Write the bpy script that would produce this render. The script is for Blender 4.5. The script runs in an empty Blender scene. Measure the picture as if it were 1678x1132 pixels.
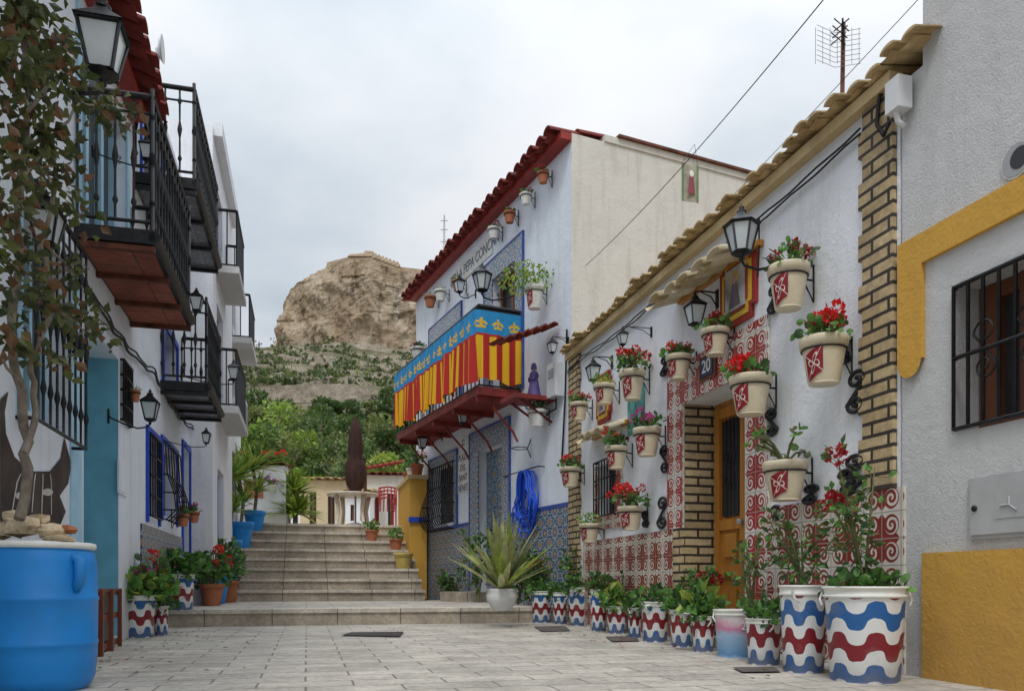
import bpy, math, random
from mathutils import Vector, Matrix, noise
rng=random.Random(11)
sc=bpy.context.scene
F=1300.0;U0=839.0;HV=955.0;CH=0.5
Z=Vector((0,0,1))
# ------------------------------------------------------------------ mesh builder
class MB:
    def __init__(s): s.v=[];s.f=[];s.mi=[];s.uv=[];s.sm=[];s.mats=[]
    def m(s,mat):
        if mat not in s.mats: s.mats.append(mat)
        return s.mats.index(mat)
    def addv(s,vs):
        b=len(s.v); s.v.extend([Vector(p) for p in vs]); return b
    def face(s,idx,mat,uv=None,smooth=False):
        s.f.append(tuple(idx)); s.mi.append(s.m(mat)); s.uv.append(uv); s.sm.append(smooth)
    def poly(s,pts,mat,uv=None,smooth=False):
        b=s.addv(pts); s.face(range(b,b+len(pts)),mat,uv,smooth)
    def done(s,name,parent=None,origin=None):
        me=bpy.data.meshes.new(name)
        o=Vector(origin) if origin is not None else Vector((0,0,0))
        me.from_pydata([tuple(p-o) for p in s.v],[],s.f)
        for m in s.mats: me.materials.append(m)
        me.polygons.foreach_set('material_index',s.mi)
        me.polygons.foreach_set('use_smooth',s.sm)
        ul=me.uv_layers.new(name='UVMap')
        k=0
        for f,uv in zip(s.f,s.uv):
            for j in range(len(f)):
                if uv: ul.data[k].uv=uv[j]
                k+=1
        me.update()
        ob=bpy.data.objects.new(name,me); sc.collection.objects.link(ob); ob.location=o
        if parent: ob.parent=parent
        return ob
def empty(name):
    e=bpy.data.objects.new(name,None); sc.collection.objects.link(e); return e
class Fr:
    """vertical reference plane: origin, unit direction d along it, outward normal n"""
    def __init__(s,ox,oy,dx,dy,nx,ny):
        l=math.hypot(dx,dy); s.d=Vector((dx/l,dy/l,0)); l=math.hypot(nx,ny); s.n=Vector((nx/l,ny/l,0)); s.O=Vector((ox,oy,0))
    def __call__(s,a,z,o=0): return s.O+s.d*a+s.n*o+Z*z
    def at(s,u,v,o=0):
        r=Vector(((u-U0)/F,1,(HV-v)/F)); t=(o+s.n.dot(s.O))/(s.n.x*r.x+s.n.y*r.y)
        p=r*t; return (p-s.O).dot(s.d), CH+p.z
    def s(s_,u,o=0): return s_.at(u,HV,o)[0]
    def z(s_,u,v,o=0): return s_.at(u,v,o)[1]
    def p(s_,u,v,o=0):
        a,z=s_.at(u,v,o); return s_(a,z,o)
RW=Fr(3.288,0,-.2608,1,-1,-.2608)
LW=Fr(-1.61,0,-.26,1,1,.26)
MW=Fr(5.63,0,-.461,1,-1,-.461)
ST=Fr(0,0,-.26,1,1,.26)      # street: a along, o lateral
def ray(u,v,D): return Vector(((u-U0)/F*D,D,CH+(HV-v)/F*D))
def gp(u,v,z0=0):
    D=(CH-z0)*F/(v-HV); return Vector(((u-U0)/F*D,D,z0))
def box(mb,fr,s0,s1,z0,z1,o0,o1,mat):
    c=[fr(s,z,o) for o in (o0,o1) for z in (z0,z1) for s in (s0,s1)]
    b=mb.addv(c)
    def q(i,uv): mb.face([b+k for k in i],mat,uv)
    su=[(s0,z0),(s1,z0),(s1,z1),(s0,z1)]
    q((0,1,3,2),su);q((4,5,7,6),su)
    ou=[(o0,z0),(o1,z0),(o1,z1),(o0,z1)]
    q((0,4,6,2),ou);q((1,5,7,3),ou)
    tu=[(s0,o0),(s1,o0),(s1,o1),(s0,o1)]
    q((0,1,5,4),tu);q((2,3,7,6),tu)
def lathe(mb,O,prof,seg,mat,smooth=True,X=None,Y=None,A=None):
    X=X or Vector((1,0,0));Y=Y or Vector((0,1,0));A=A or Z
    O=Vector(O);rings=[]
    for r,h in prof:
        rings.append(mb.addv([O+A*h+X*(r*math.cos(2*math.pi*k/seg))+Y*(r*math.sin(2*math.pi*k/seg)) for k in range(seg)]))
    for i in range(len(rings)-1):
        a,b=rings[i],rings[i+1]
        for k in range(seg):
            k2=(k+1)%seg; mb.face((a+k,a+k2,b+k2,b+k),mat,[(k/seg,prof[i][1]),((k+1)/seg,prof[i][1]),((k+1)/seg,prof[i+1][1]),(k/seg,prof[i+1][1])],smooth)
    mb.face([rings[0]+k for k in range(seg)],mat); mb.face([rings[-1]+k for k in range(seg)],mat)
def tube(mb,pts,r,mat,seg=6):
    pts=[Vector(p) for p in pts]; n=len(pts); rings=[]
    rs=r if isinstance(r,(list,tuple)) else [r]*n
    ref=None
    for i,p in enumerate(pts):
        t=(pts[min(i+1,n-1)]-pts[max(i-1,0)])
        if t.length<1e-9: t=Vector((0,0,1))
        t.normalize()
        if ref is None:
            ref=t.cross(Z) if abs(t.z)<.9 else t.cross(Vector((1,0,0)))
        a=ref-t*ref.dot(t)
        if a.length<1e-6: a=t.orthogonal()
        a.normalize(); ref=a; b=t.cross(a)
        rings.append(mb.addv([p+a*(rs[i]*math.cos(2*math.pi*k/seg))+b*(rs[i]*math.sin(2*math.pi*k/seg)) for k in range(seg)]))
    for i in range(n-1):
        for k in range(seg):
            k2=(k+1)%seg; mb.face((rings[i]+k,rings[i]+k2,rings[i+1]+k2,rings[i+1]+k),mat,None,True)
    mb.face([rings[0]+k for k in range(seg)],mat);mb.face([rings[-1]+k for k in range(seg)],mat)
# ------------------------------------------------------------------ materials
class NT:
    def __init__(s,name):
        s.mat=bpy.data.materials.new(name); s.mat.use_nodes=True; s.t=s.mat.node_tree; s.t.nodes.clear()
        s.out=s.t.nodes.new('ShaderNodeOutputMaterial')
    def n(s,ty,**k):
        nd=s.t.nodes.new(ty)
        for a,b in k.items(): setattr(nd,a,b)
        return nd
    def l(s,a,b): s.t.links.new(a,b)
    def put(s,sock,v):
        if hasattr(v,'links'): s.l(v,sock)
        else: sock.default_value=v
    def M(s,op,a,b=0.0,c=None):
        nd=s.n('ShaderNodeMath',operation=op); s.put(nd.inputs[0],a); s.put(nd.inputs[1],b)
        if c is not None: s.put(nd.inputs[2],c)
        return nd.outputs[0]
    def mix(s,f,a,b,bt='MIX'):
        nd=s.n('ShaderNodeMix',data_type='RGBA',blend_type=bt)
        s.put(nd.inputs[0],f)
        for i,c in ((6,a),(7,b)):
            s.put(nd.inputs[i],c if hasattr(c,'links') else (c[0],c[1],c[2],1))
        return nd.outputs[2]
    def noise(s,vec,scale,detail=4,rough=.55):
        nd=s.n('ShaderNodeTexNoise'); s.l(vec,nd.inputs['Vector']); nd.inputs['Scale'].default_value=scale
        nd.inputs['Detail'].default_value=detail; nd.inputs['Roughness'].default_value=rough; return nd.outputs[0]
    def obj(s): return s.n('ShaderNodeTexCoord').outputs['Object']
    def uv(s): return s.n('ShaderNodeTexCoord').outputs['UV']
    def sep(s,v):
        nd=s.n('ShaderNodeSeparateXYZ'); s.l(v,nd.inputs[0]); return nd.outputs
    def scl(s,v,x,y,z):
        nd=s.n('ShaderNodeMapping'); s.l(v,nd.inputs[0]); nd.inputs['Scale'].default_value=(x,y,z); return nd.outputs[0]
    def ramp(s,f,stops,const=False):
        nd=s.n('ShaderNodeValToRGB'); s.l(f,nd.inputs[0]); r=nd.color_ramp
        if const: r.interpolation='CONSTANT'
        while len(r.elements)<len(stops): r.elements.new(.5)
        for e,(p,c) in zip(r.elements,stops):
            e.position=p; e.color=(c[0],c[1],c[2],1) if not isinstance(c,(int,float)) else (c,c,c,1)
        return nd.outputs[0]
    def bsdf(s,col,rough=.7,metal=0,h=None,bs=.3,bd=.01,spec=.4,coat=0):
        p=s.n('ShaderNodeBsdfPrincipled')
        s.put(p.inputs['Base Color'],col if hasattr(col,'links') else (col[0],col[1],col[2],1))
        s.put(p.inputs['Roughness'],rough); p.inputs['Metallic'].default_value=metal
        p.inputs['Specular IOR Level'].default_value=spec; p.inputs['Coat Weight'].default_value=coat
        if h is not None:
            b=s.n('ShaderNodeBump'); b.inputs['Strength'].default_value=bs; b.inputs['Distance'].default_value=bd
            s.l(h,b.inputs['Height']); s.l(b.outputs[0],p.inputs['Normal'])
        s.l(p.outputs[0],s.out.inputs[0]); return s.mat
def simple(name,c,rough=.7,metal=0,var=.2,scale=6,bs=.2,bscale=60,bd=.004,spec=.4):
    t=NT(name);o=t.obj(); f=t.noise(o,scale,5)
    f2=t.ramp(f,[(.3,0.0),(.7,1.0)])
    col=t.mix(f2,[x*(1-var) for x in c],[min(1,x*(1+var)) for x in c])
    return t.bsdf(col,rough,metal,t.noise(o,bscale,4),bs,bd,spec)
def plaster(name,c,dirt=(.35,.31,.26),amt=.35,zbase=0,bs=.5,f1=4,f2=45,k2=.35):
    t=NT(name);o=t.obj()
    big=t.ramp(t.noise(o,1.3,6,.65),[(.35,0.0),(.75,1.0)])
    col=t.mix(t.M('MULTIPLY',big,.4),c,[x*.76 for x in c])
    st=t.ramp(t.noise(t.scl(o,7,7,.6),1.0,6,.7),[(.50,0.0),(.8,1.0)])
    col=t.mix(t.M('MULTIPLY',st,amt),col,dirt)
    pt=t.ramp(t.noise(o,2.6,9,.8),[(.60,0.0),(.66,1.0)])
    col=t.mix(t.M('MULTIPLY',pt,.22),col,dirt)
    z=t.sep(o)[2]
    low=t.M('SUBTRACT',1.0,t.M('DIVIDE',t.M('SUBTRACT',z,zbase),.9)); low=t.M('MAXIMUM',low,0.0)
    nn=t.noise(o,9,6,.7)
    low=t.M('MULTIPLY',t.M('MULTIPLY',low,nn),.8)
    col=t.mix(t.M('MINIMUM',low,1.0),col,dirt)
    sp=t.ramp(t.noise(o,28,3,.6),[(.66,0.0),(.72,1.0)])
    col=t.mix(t.M('MULTIPLY',sp,.26),col,dirt)
    h=t.M('ADD',t.noise(o,f1,5,.6),t.M('MULTIPLY',t.noise(o,f2,5,.6),k2))
    return t.bsdf(col,.85,0,h,bs,.03,.2)
P_white=plaster('white_plaster',(.80,.82,.86))
P_white2=plaster('white_plaster_blueish',(.74,.79,.86),amt=.3,zbase=.2)
P_cream=plaster('cream_render',(.67,.65,.60),dirt=(.42,.38,.33),amt=.75,zbase=-5)
P_grey=plaster('rough_white_render',(.61,.61,.61),bs=.55,dirt=(.3,.28,.25),amt=.3,f1=16,f2=110,k2=.9)
P_must=plaster('mustard_paint',(.60,.34,.065),dirt=(.34,.20,.08),amt=.4)
P_ochre=plaster('ochre_band',(.58,.44,.24),dirt=(.3,.22,.12),amt=.6,zbase=-5)
P_teal=simple('teal_paint',(.16,.42,.55),.5,var=.14)
P_lblue=simple('light_blue_paint',(.36,.60,.76),.6,var=.1)
P_blue=simple('blue_paint',(.01,.06,.45),.4,var=.15)
P_bluetrim=simple('glazed_blue_edging',(.04,.08,.30),.35,var=.3)
iron=simple('black_iron',(.018,.018,.02),.45,.3,var=.4,scale=20)
rust=simple('rusty_steel',(.11,.035,.02),.8,0,var=.6,scale=8)
m_glass=simple('frosted_lantern_glass',(.55,.6,.62),.15,var=.1,bs=0)
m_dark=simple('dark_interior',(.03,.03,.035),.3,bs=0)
m_slabred=simple('red_painted_metal',(.20,.025,.02),.6,var=.4)
stem_m=simple('plant_stem',(.10,.11,.04),.8)
bark=simple('grey_bark',(.20,.165,.13),.95,var=.4,scale=14,bs=.8,bscale=50,bd=.01)
soil=simple('soil',(.05,.035,.025),1,var=.4)
terra=simple('terracotta',(.42,.15,.07),.8,var=.25)
cream_pot=simple('cream_glazed_pot',(.68,.59,.42),.45,var=.16)
white_pot=simple('white_pot',(.75,.75,.7),.5,var=.14)
yellow_pot=simple('yellow_ochre_pot',(.55,.42,.12),.5)
m_blueplastic=simple('blue_plastic',(.012,.235,.66),.38,var=.2,scale=3,bs=.1)
m_hose=simple('blue_hose',(.01,.09,.65),.35,var=.1)
m_grey=simple('grey_metal',(.35,.36,.37),.5,.2,var=.1)
m_ltgrey=simple('light_grey_plastic',(.62,.63,.64),.5,var=.06)
m_cover=simple('brushed_cover_metal',(.42,.42,.42),.5,.1,var=.12)
m_umb=simple('brown_umbrella_cloth',(.055,.025,.02),.9,var=.3)
m_redplastic=simple('red_plastic',(.35,.02,.02),.45)
m_stone=simple('limestone_rubble',(.58,.46,.30),.9,var=.4,scale=12,bs=.8,bscale=30,bd=.02)
def leafmat(name,c,var=.45,tr=.3,sc_=3.0):
    t=NT(name);o=t.obj(); f=t.ramp(t.noise(o,sc_*4,3),[(.3,0.0),(.7,1.0)])
    col=t.mix(f,[x*(1-var) for x in c],[x*(1+var) for x in c])
    p=t.n('ShaderNodeBsdfPrincipled'); t.l(col,p.inputs['Base Color']); p.inputs['Roughness'].default_value=.55
    tl=t.n('ShaderNodeBsdfTranslucent'); t.l(t.mix(.5,col,[min(1,x*1.6) for x in c]),tl.inputs[0])
    ms=t.n('ShaderNodeMixShader'); ms.inputs[0].default_value=tr
    t.l(p.outputs[0],ms.inputs[1]);t.l(tl.outputs[0],ms.inputs[2]);t.l(ms.outputs[0],t.out.inputs[0]); return t.mat
L_ger=leafmat('geranium_leaf',(.10,.235,.045)); L_dark=leafmat('dark_leaf',(.045,.10,.03)); L_light=leafmat('yellow_green_leaf',(.28,.36,.06))
L_climb=leafmat('climber_leaf',(.095,.11,.028)); L_climb2=leafmat('climber_leaf_reddish',(.15,.075,.032)); L_climb3=leafmat('climber_leaf_dark',(.05,.065,.02))
L_pine=leafmat('pine_leaf',(.075,.13,.032),sc_=.3); L_pine2=leafmat('pale_tree_leaf',(.18,.22,.065),sc_=.3); L_scrub=leafmat('scrub_leaf',(.065,.08,.035),sc_=.1); L_bright=leafmat('bright_tree_leaf',(.21,.31,.045),sc_=.3)
L_snake=leafmat('striped_leaf',(.32,.33,.14)); L_grey=leafmat('succulent_leaf',(.16,.16,.09))
F_red=leafmat('red_petal',(.62,.015,.012),.25); F_pink=leafmat('magenta_petal',(.5,.04,.28),.3); F_dk=leafmat('dark_red_petal',(.38,.01,.02),.3); F_white=leafmat('white_petal',(.7,.66,.68),.1); F_purple=leafmat('purple_petal',(.22,.06,.36),.3)
def brickmat(name,c1,c2,mortar,w,h,ms,bs=.8,uvc=True,rough=.85,bumpd=.012,rot=0,lo=.6):
    t=NT(name); v=t.uv() if uvc else t.obj()
    if rot:
        mp=t.n('ShaderNodeMapping'); t.l(v,mp.inputs[0]); mp.inputs['Rotation'].default_value=(0,0,rot); v=mp.outputs[0]
    wob=t.n('ShaderNodeVectorMath',operation='ADD')
    nz=t.n('ShaderNodeTexNoise'); t.l(v,nz.inputs['Vector']); nz.inputs['Scale'].default_value=3
    sc2=t.n('ShaderNodeVectorMath',operation='SCALE'); t.l(nz.outputs[1],sc2.inputs[0]); sc2.inputs['Scale'].default_value=.012
    t.l(v,wob.inputs[0]);t.l(sc2.outputs[0],wob.inputs[1]); v2=wob.outputs[0]
    b=t.n('ShaderNodeTexBrick'); t.l(v2,b.inputs['Vector'])
    b.inputs['Scale'].default_value=1; b.inputs['Brick Width'].default_value=w; b.inputs['Row Height'].default_value=h
    b.inputs['Mortar Size'].default_value=ms; b.inputs['Mortar Smooth'].default_value=.1; b.inputs['Bias'].default_value=0
    b.inputs['Color1'].default_value=(*c1,1);b.inputs['Color2'].default_value=(*c2,1);b.inputs['Mortar'].default_value=(*mortar,1)
    o=t.obj()
    st=t.ramp(t.noise(o,2.2,7,.7),[(.3,lo),(.72,1.2)])
    col=t.mix(1.0,b.outputs[0],st,'MULTIPLY')
    st2=t.ramp(t.noise(o,22,5,.7),[(.35,.78),(.65,1.14)])
    col=t.mix(1.0,col,st2,'MULTIPLY')
    st3=t.ramp(t.noise(o,.7,9,.75),[(.54,0.0),(.62,1.0)])
    col=t.mix(t.M('MULTIPLY',st3,.25),col,(.10,.085,.07))
    h_=t.M('ADD',t.M('MULTIPLY',t.M('SUBTRACT',1.0,b.outputs[1]),1.0),t.M('MULTIPLY',t.noise(o,30,6,.7),.35))
    return t.bsdf(col,rough,0,h_,bs,bumpd,.3)
m_pave=brickmat('stone_paving',(.54,.495,.43),(.43,.40,.35),(.23,.205,.175),.46,.22,.006,.7,False,.75,.01,rot=math.radians(-14.5),lo=.66)
m_step=brickmat('travertine_steps',(.50,.43,.34),(.41,.35,.28),(.16,.14,.12),.75,5,.006,.5,True,.8)
m_nose=brickmat('travertine_nosing',(.66,.60,.51),(.58,.52,.44),(.2,.18,.15),.75,5,.006,.5,True,.8)
m_tread=brickmat('tread_stone',(.56,.51,.44),(.46,.42,.37),(.18,.16,.14),.7,.45,.007,.5,False,.8,rot=math.radians(-14.5))
m_brick=brickmat('cream_brick',(.58,.45,.26),(.48,.35,.19),(.05,.042,.035),.27,.075,.011,1.0)
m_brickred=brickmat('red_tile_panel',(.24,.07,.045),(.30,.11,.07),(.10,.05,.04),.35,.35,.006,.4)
def tile_red(name,size=.15,dark=(.25,.035,.025),light=(.66,.62,.55)):
    t=NT(name); x,y,_=t.sep(t.uv())
    fx=t.M('SUBTRACT',t.M('FRACT',t.M('DIVIDE',x,size)),.5); fy=t.M('SUBTRACT',t.M('FRACT',t.M('DIVIDE',y,size)),.5)
    cx=t.M('MULTIPLY',t.M('SUBTRACT',t.M('MULTIPLY',t.M('FLOOR',t.M('MULTIPLY',t.M('FRACT',t.M('DIVIDE',x,size*2)),2)),2),1),-1)
    cy=t.M('MULTIPLY',t.M('SUBTRACT',t.M('MULTIPLY',t.M('FLOOR',t.M('MULTIPLY',t.M('FRACT',t.M('DIVIDE',y,size*2)),2)),2),1),-1)
    mx=t.M('MULTIPLY',fx,cx); my=t.M('MULTIPLY',fy,cy)
    r=t.M('SQRT',t.M('ADD',t.M('MULTIPLY',mx,mx),t.M('MULTIPLY',my,my)))
    an=t.M('DIVIDE',t.M('ARCTAN2',my,mx),2*math.pi)
    sw=t.M('FRACT',t.M('ADD',an,t.M('MULTIPLY',r,4.2)))
    curl=t.M('MULTIPLY',t.M('GREATER_THAN',sw,.55),t.M('LESS_THAN',r,.36))
    diag=t.M('GREATER_THAN',t.M('ADD',mx,my),.05)
    inside=t.M('LESS_THAN',r,.40)
    base=t.M('MAXIMUM',t.M('MULTIPLY',diag,t.M('SUBTRACT',1,inside)),t.M('MULTIPLY',inside,t.M('SUBTRACT',1,curl)))
    g=t.M('GREATER_THAN',t.M('MAXIMUM',t.M('ABSOLUTE',fx),t.M('ABSOLUTE',fy)),.478)
    nz=t.noise(t.obj(),14,5,.7)
    col=t.mix(base,light,dark); col=t.mix(1.0,col,t.ramp(nz,[(.3,.75),(.7,1.1)]),'MULTIPLY')
    col=t.mix(g,col,(.34,.30,.26))
    return t.bsdf(col,.32,0,t.M('SUBTRACT',1,g),.5,.004)
m_tred=tile_red('red_white_tile'); m_tred2=tile_red('red_surround_tile',.145,(.36,.03,.03),(.7,.68,.62))
def pot_tile():
    t=NT('painted_pot_motif'); x,y,_=t.sep(t.uv()); x=t.M('SUBTRACT',x,.5); y=t.M('SUBTRACT',y,.5)
    ax=t.M('ABSOLUTE',x);ay=t.M('ABSOLUTE',y)
    r=t.M('SQRT',t.M('ADD',t.M('MULTIPLY',x,x),t.M('MULTIPLY',y,y))); an=t.M('ARCTAN2',y,x)
    pet=t.M('LESS_THAN',t.M('ABSOLUTE',t.M('SUBTRACT',r,t.M('ADD',.22,t.M('MULTIPLY',t.M('COSINE',t.M('ADD',t.M('MULTIPLY',an,4),t.M('MULTIPLY',r,6))),.12)))),.035)
    corner=t.M('LESS_THAN',t.M('MINIMUM',t.M('ABSOLUTE',t.M('SUBTRACT',x,y)),t.M('ABSOLUTE',t.M('ADD',x,y))),.02)
    dot=t.M('LESS_THAN',r,.06)
    m_=t.M('MAXIMUM',t.M('MAXIMUM',pet,corner),dot)
    col=t.mix(m_,(.25,.012,.022),(.70,.66,.57)); return t.bsdf(t.mix(1.0,col,t.ramp(t.noise(t.obj(),16,4),[(.3,.8),(.7,1.1)]),'MULTIPLY'),.35)
m_tpot=pot_tile()
def tile_blue(name,size=.2,a=(.02,.055,.22),b=(.50,.54,.50),c=(.05,.16,.09),d=(.48,.27,.04)):
    t=NT(name); x,y,_=t.sep(t.uv())
    fx=t.M('ABSOLUTE',t.M('SUBTRACT',t.M('FRACT',t.M('DIVIDE',x,size)),.5)); fy=t.M('ABSOLUTE',t.M('SUBTRACT',t.M('FRACT',t.M('DIVIDE',y,size)),.5))
    r=t.M('SQRT',t.M('ADD',t.M('MULTIPLY',fx,fx),t.M('MULTIPLY',fy,fy)))
    dm=t.M('ADD',fx,fy); an=t.M('ARCTAN2',fy,fx)
    pet=t.M('ADD',r,t.M('MULTIPLY',t.M('COSINE',t.M('MULTIPLY',an,8)),.05))
    col=t.ramp(pet,[(0,d),(.11,a),(.17,b),(.24,a),(.33,c),(.38,b),(.43,a)],True)
    col=t.mix(t.M('GREATER_THAN',dm,.66),col,b)
    col=t.mix(t.M('GREATER_THAN',dm,.72),col,a)
    col=t.mix(t.M('GREATER_THAN',dm,.84),col,d)
    g=t.M('GREATER_THAN',t.M('MAXIMUM',fx,fy),.485)
    col=t.mix(1.0,col,t.ramp(t.noise(t.obj(),11,5,.7),[(.3,.7),(.7,1.1)]),'MULTIPLY')
    col=t.mix(g,col,(.35,.35,.33))
    return t.bsdf(col,.3,0,t.M('SUBTRACT',1,g),.5,.004)
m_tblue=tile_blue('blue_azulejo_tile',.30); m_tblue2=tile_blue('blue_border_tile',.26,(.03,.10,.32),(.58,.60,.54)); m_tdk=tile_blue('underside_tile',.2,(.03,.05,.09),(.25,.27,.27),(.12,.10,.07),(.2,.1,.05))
m_tdoor=tile_blue('patterned_door_screen',.42,(.03,.10,.30),(.40,.46,.42),(.07,.18,.12),(.45,.30,.08))
def wave_mat():
    t=NT('painted_wave_bands'); x,y,z=t.sep(t.obj())
    th=t.M('ARCTAN2',y,x)
    s=t.M('SINE',t.M('MULTIPLY',th,6)); s=t.M('DIVIDE',s,t.M('ADD',.45,t.M('ABSOLUTE',s)))
    w=t.M('MULTIPLY',s,.045)
    w=t.M('ADD',w,t.M('MULTIPLY',t.noise(t.obj(),9,3),.035))
    f=t.M('FRACT',t.M('DIVIDE',t.M('ADD',z,w),.31))
    col=t.ramp(f,[(0,(.02,.115,.33)),(.27,(.72,.73,.72)),(.5,(.22,.016,.024)),(.77,(.72,.73,.72))],True)
    col=t.mix(t.ramp(t.noise(t.obj(),5,6,.7),[(.5,0.0),(.85,.6)]),col,(.3,.27,.24))
    dz=t.M('MAXIMUM',t.M('SUBTRACT',1,t.M('DIVIDE',z,.12)),0.0); col=t.mix(t.M('MULTIPLY',t.M('MULTIPLY',dz,t.noise(t.obj(),18,4)),.8),col,(.2,.17,.14))
    return t.bsdf(col,.45,0,t.noise(t.obj(),30,3),.15,.004)
m_wave=wave_mat()
def roofmat(name,c1,c2):
    t=NT(name);o=t.obj(); f=t.ramp(t.noise(o,5,6,.75),[(.32,0.0),(.7,1.0)])
    return t.bsdf(t.mix(f,c1,c2),.85,0,t.noise(o,30,5),.5,.01)
m_roofred=roofmat('red_clay_tile',(.11,.015,.012),(.28,.045,.03)); m_roofcream=roofmat('weathered_cream_tile',(.30,.19,.08),(.68,.52,.28))
m_awn=roofmat('cream_awning_tile',(.45,.33,.16),(.76,.70,.54))
m_redpaint=simple('red_oxide_paint',(.30,.03,.02),.5)
def wood(name,c,sx=30):
    t=NT(name);o=t.obj(); f=t.noise(t.scl(o,sx,sx,1.5),1.0,6,.65); f=t.ramp(f,[(.3,0.0),(.7,1.0)])
    return t.bsdf(t.mix(f,[x*.6 for x in c],c),.4,0,f,.2,.003,.4)
m_wood=wood('varnished_wood',(.55,.23,.04)); m_woodd=wood('dark_wood',(.17,.06,.028)); m_crate=wood('crate_wood',(.20,.055,.03))
m_cable=simple('cable_black',(.015,.015,.015),.6)
# ------------------------------------------------------------------ generic parts
def wall_holes(mb,fr,s0,s1,z0,z1,holes,mat,o=0):
    ss=sorted(set([s0,s1]+[min(max(x,s0),s1) for h in holes for x in h[:2]])); zs=sorted(set([z0,z1]+[min(max(x,z0),z1) for h in holes for x in h[2:4]]))
    for i in range(len(ss)-1):
        for j in range(len(zs)-1):
            cs=(ss[i]+ss[i+1])/2; cz=(zs[j]+zs[j+1])/2
            if any(h[0]<cs<h[1] and h[2]<cz<h[3] for h in holes): continue
            a,b,c,d=ss[i],ss[i+1],zs[j],zs[j+1]
            mb.poly([fr(a,c,o),fr(b,c,o),fr(b,d,o),fr(a,d,o)],mat,[(a,c),(b,c),(b,d),(a,d)])
    for h in holes:
        a,b,c,d,dp=h[:5]; rm=h[5] if len(h)>5 else mat
        for (p,q,r) in (((a,c),(a,d),1),((b,c),(b,d),1),((a,d),(b,d),0),((a,c),(b,c),0)):
            if r: uv=[(0,p[1]),(dp,p[1]),(dp,q[1]),(0,q[1])]
            else: uv=[(p[0],0),(p[0],dp),(q[0],dp),(q[0],0)]
            mb.poly([fr(p[0],p[1],o),fr(p[0],p[1],o-dp),fr(q[0],q[1],o-dp),fr(q[0],q[1],o)],rm if r else mat,uv)
def shell(mb,fr,s0,s1,z0,z1,depth,holes,mat,o=0,side=None):
    wall_holes(mb,fr,s0,s1,z0,z1,holes,mat,o)
    sd=side or mat; dd=-depth
    for s in (s0,s1): mb.poly([fr(s,z0,o),fr(s,z0,dd),fr(s,z1,dd),fr(s,z1,o)],sd,[(0,z0),(depth,z0),(depth,z1),(0,z1)])
    mb.poly([fr(s0,z0,dd),fr(s1,z0,dd),fr(s1,z1,dd),fr(s0,z1,dd)],sd)
    mb.poly([fr(s0,z1,o),fr(s1,z1,o),fr(s1,z1,dd),fr(s0,z1,dd)],sd)
def tile_roof(mb,fr,s0,s1,z0,o_out,o_in,rise,mat,w=.21,rows=None,amp=.055,zend=None,ragged=.0):
    L=abs(o_out-o_in); rows=rows or max(1,int(L/.38)); n=int(abs(s1-s0)/w); seg=8
    for k in range(n):
        a=s0+(s1-s0)*k/n; ww=(s1-s0)/n; jit=rng.uniform(-1,1)*ragged; hz=rng.uniform(-1,1)*ragged*.4
        zz=z0+((zend-z0)*k/n if zend is not None else 0)
        for r in range(rows):
            oa=o_out+(o_in-o_out)*r/rows+ (jit if r==0 else 0); ob=o_out+(o_in-o_out)*(r+1.12)/rows
            za=zz+rise*r/rows+.02+hz; zb=zz+rise*(r+1.12)/rows
            for th in (0,.014):
                top=[];bot=[]
                for q in range(seg+1):
                    an=math.pi*q/seg
                    top.append(fr(a+ww*.5-math.cos(an)*ww*.40,za+math.sin(an)*(amp-th)-(th*.2),oa))
                    bot.append(fr(a+ww*.5-math.cos(an)*ww*.34,zb+math.sin(an)*(amp-th)*.85-th*.2,ob))
                b1=mb.addv(top);b2=mb.addv(bot)
                for q in range(seg): mb.face((b1+q,b1+q+1,b2+q+1,b2+q),mat,None,True)
                if th==0: e0=b1
                else:
                    for q in range(seg): mb.face((e0+q,e0+q+1,b1+q+1,b1+q),mat)
            pts=[];pt2=[]
            for q in range(seg+1):
                an=math.pi*q/seg
                pts.append(fr(a+ww-math.cos(an)*ww*.42,za-math.sin(an)*amp*.75+.01,oa-.03)); pt2.append(fr(a+ww-math.cos(an)*ww*.42,zb-math.sin(an)*amp*.75+.01,ob))
            b1=mb.addv(pts);b2=mb.addv(pt2)
            for q in range(seg): mb.face((b1+q,b1+q+1,b2+q+1,b2+q),mat,None,True)
def grille(mb,fr,s0,s1,z0,z1,o,mat=iron,n=5,bars=3,r=.011):
    for k in range(n+1):
        s=s0+(s1-s0)*k/n; tube(mb,[fr(s,z1,o),fr(s,z0,o)],r,mat,5)
    for k in range(bars+1):
        t=k/bars; z=z1+(z0-z1)*t
        tube(mb,[fr(s0,z,0.0),fr(s0,z,o),fr(s1,z,o),fr(s1,z,0.0)],r*1.2,mat,5)
def spiral(fr,s,z,o,h,flip=1,wd=1):
    pts=[]
    for k in range(19):
        an=2.6*math.pi*(1-k/18); r=h*(.04+.18*k/18); pts.append((r*math.cos(an)*flip*wd,.27*h+r*math.sin(an)))
    pts2=[(-x,-y) for x,y in reversed(pts)]
    return [fr(s+x,z+y,o) for x,y in pts+pts2]
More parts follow.
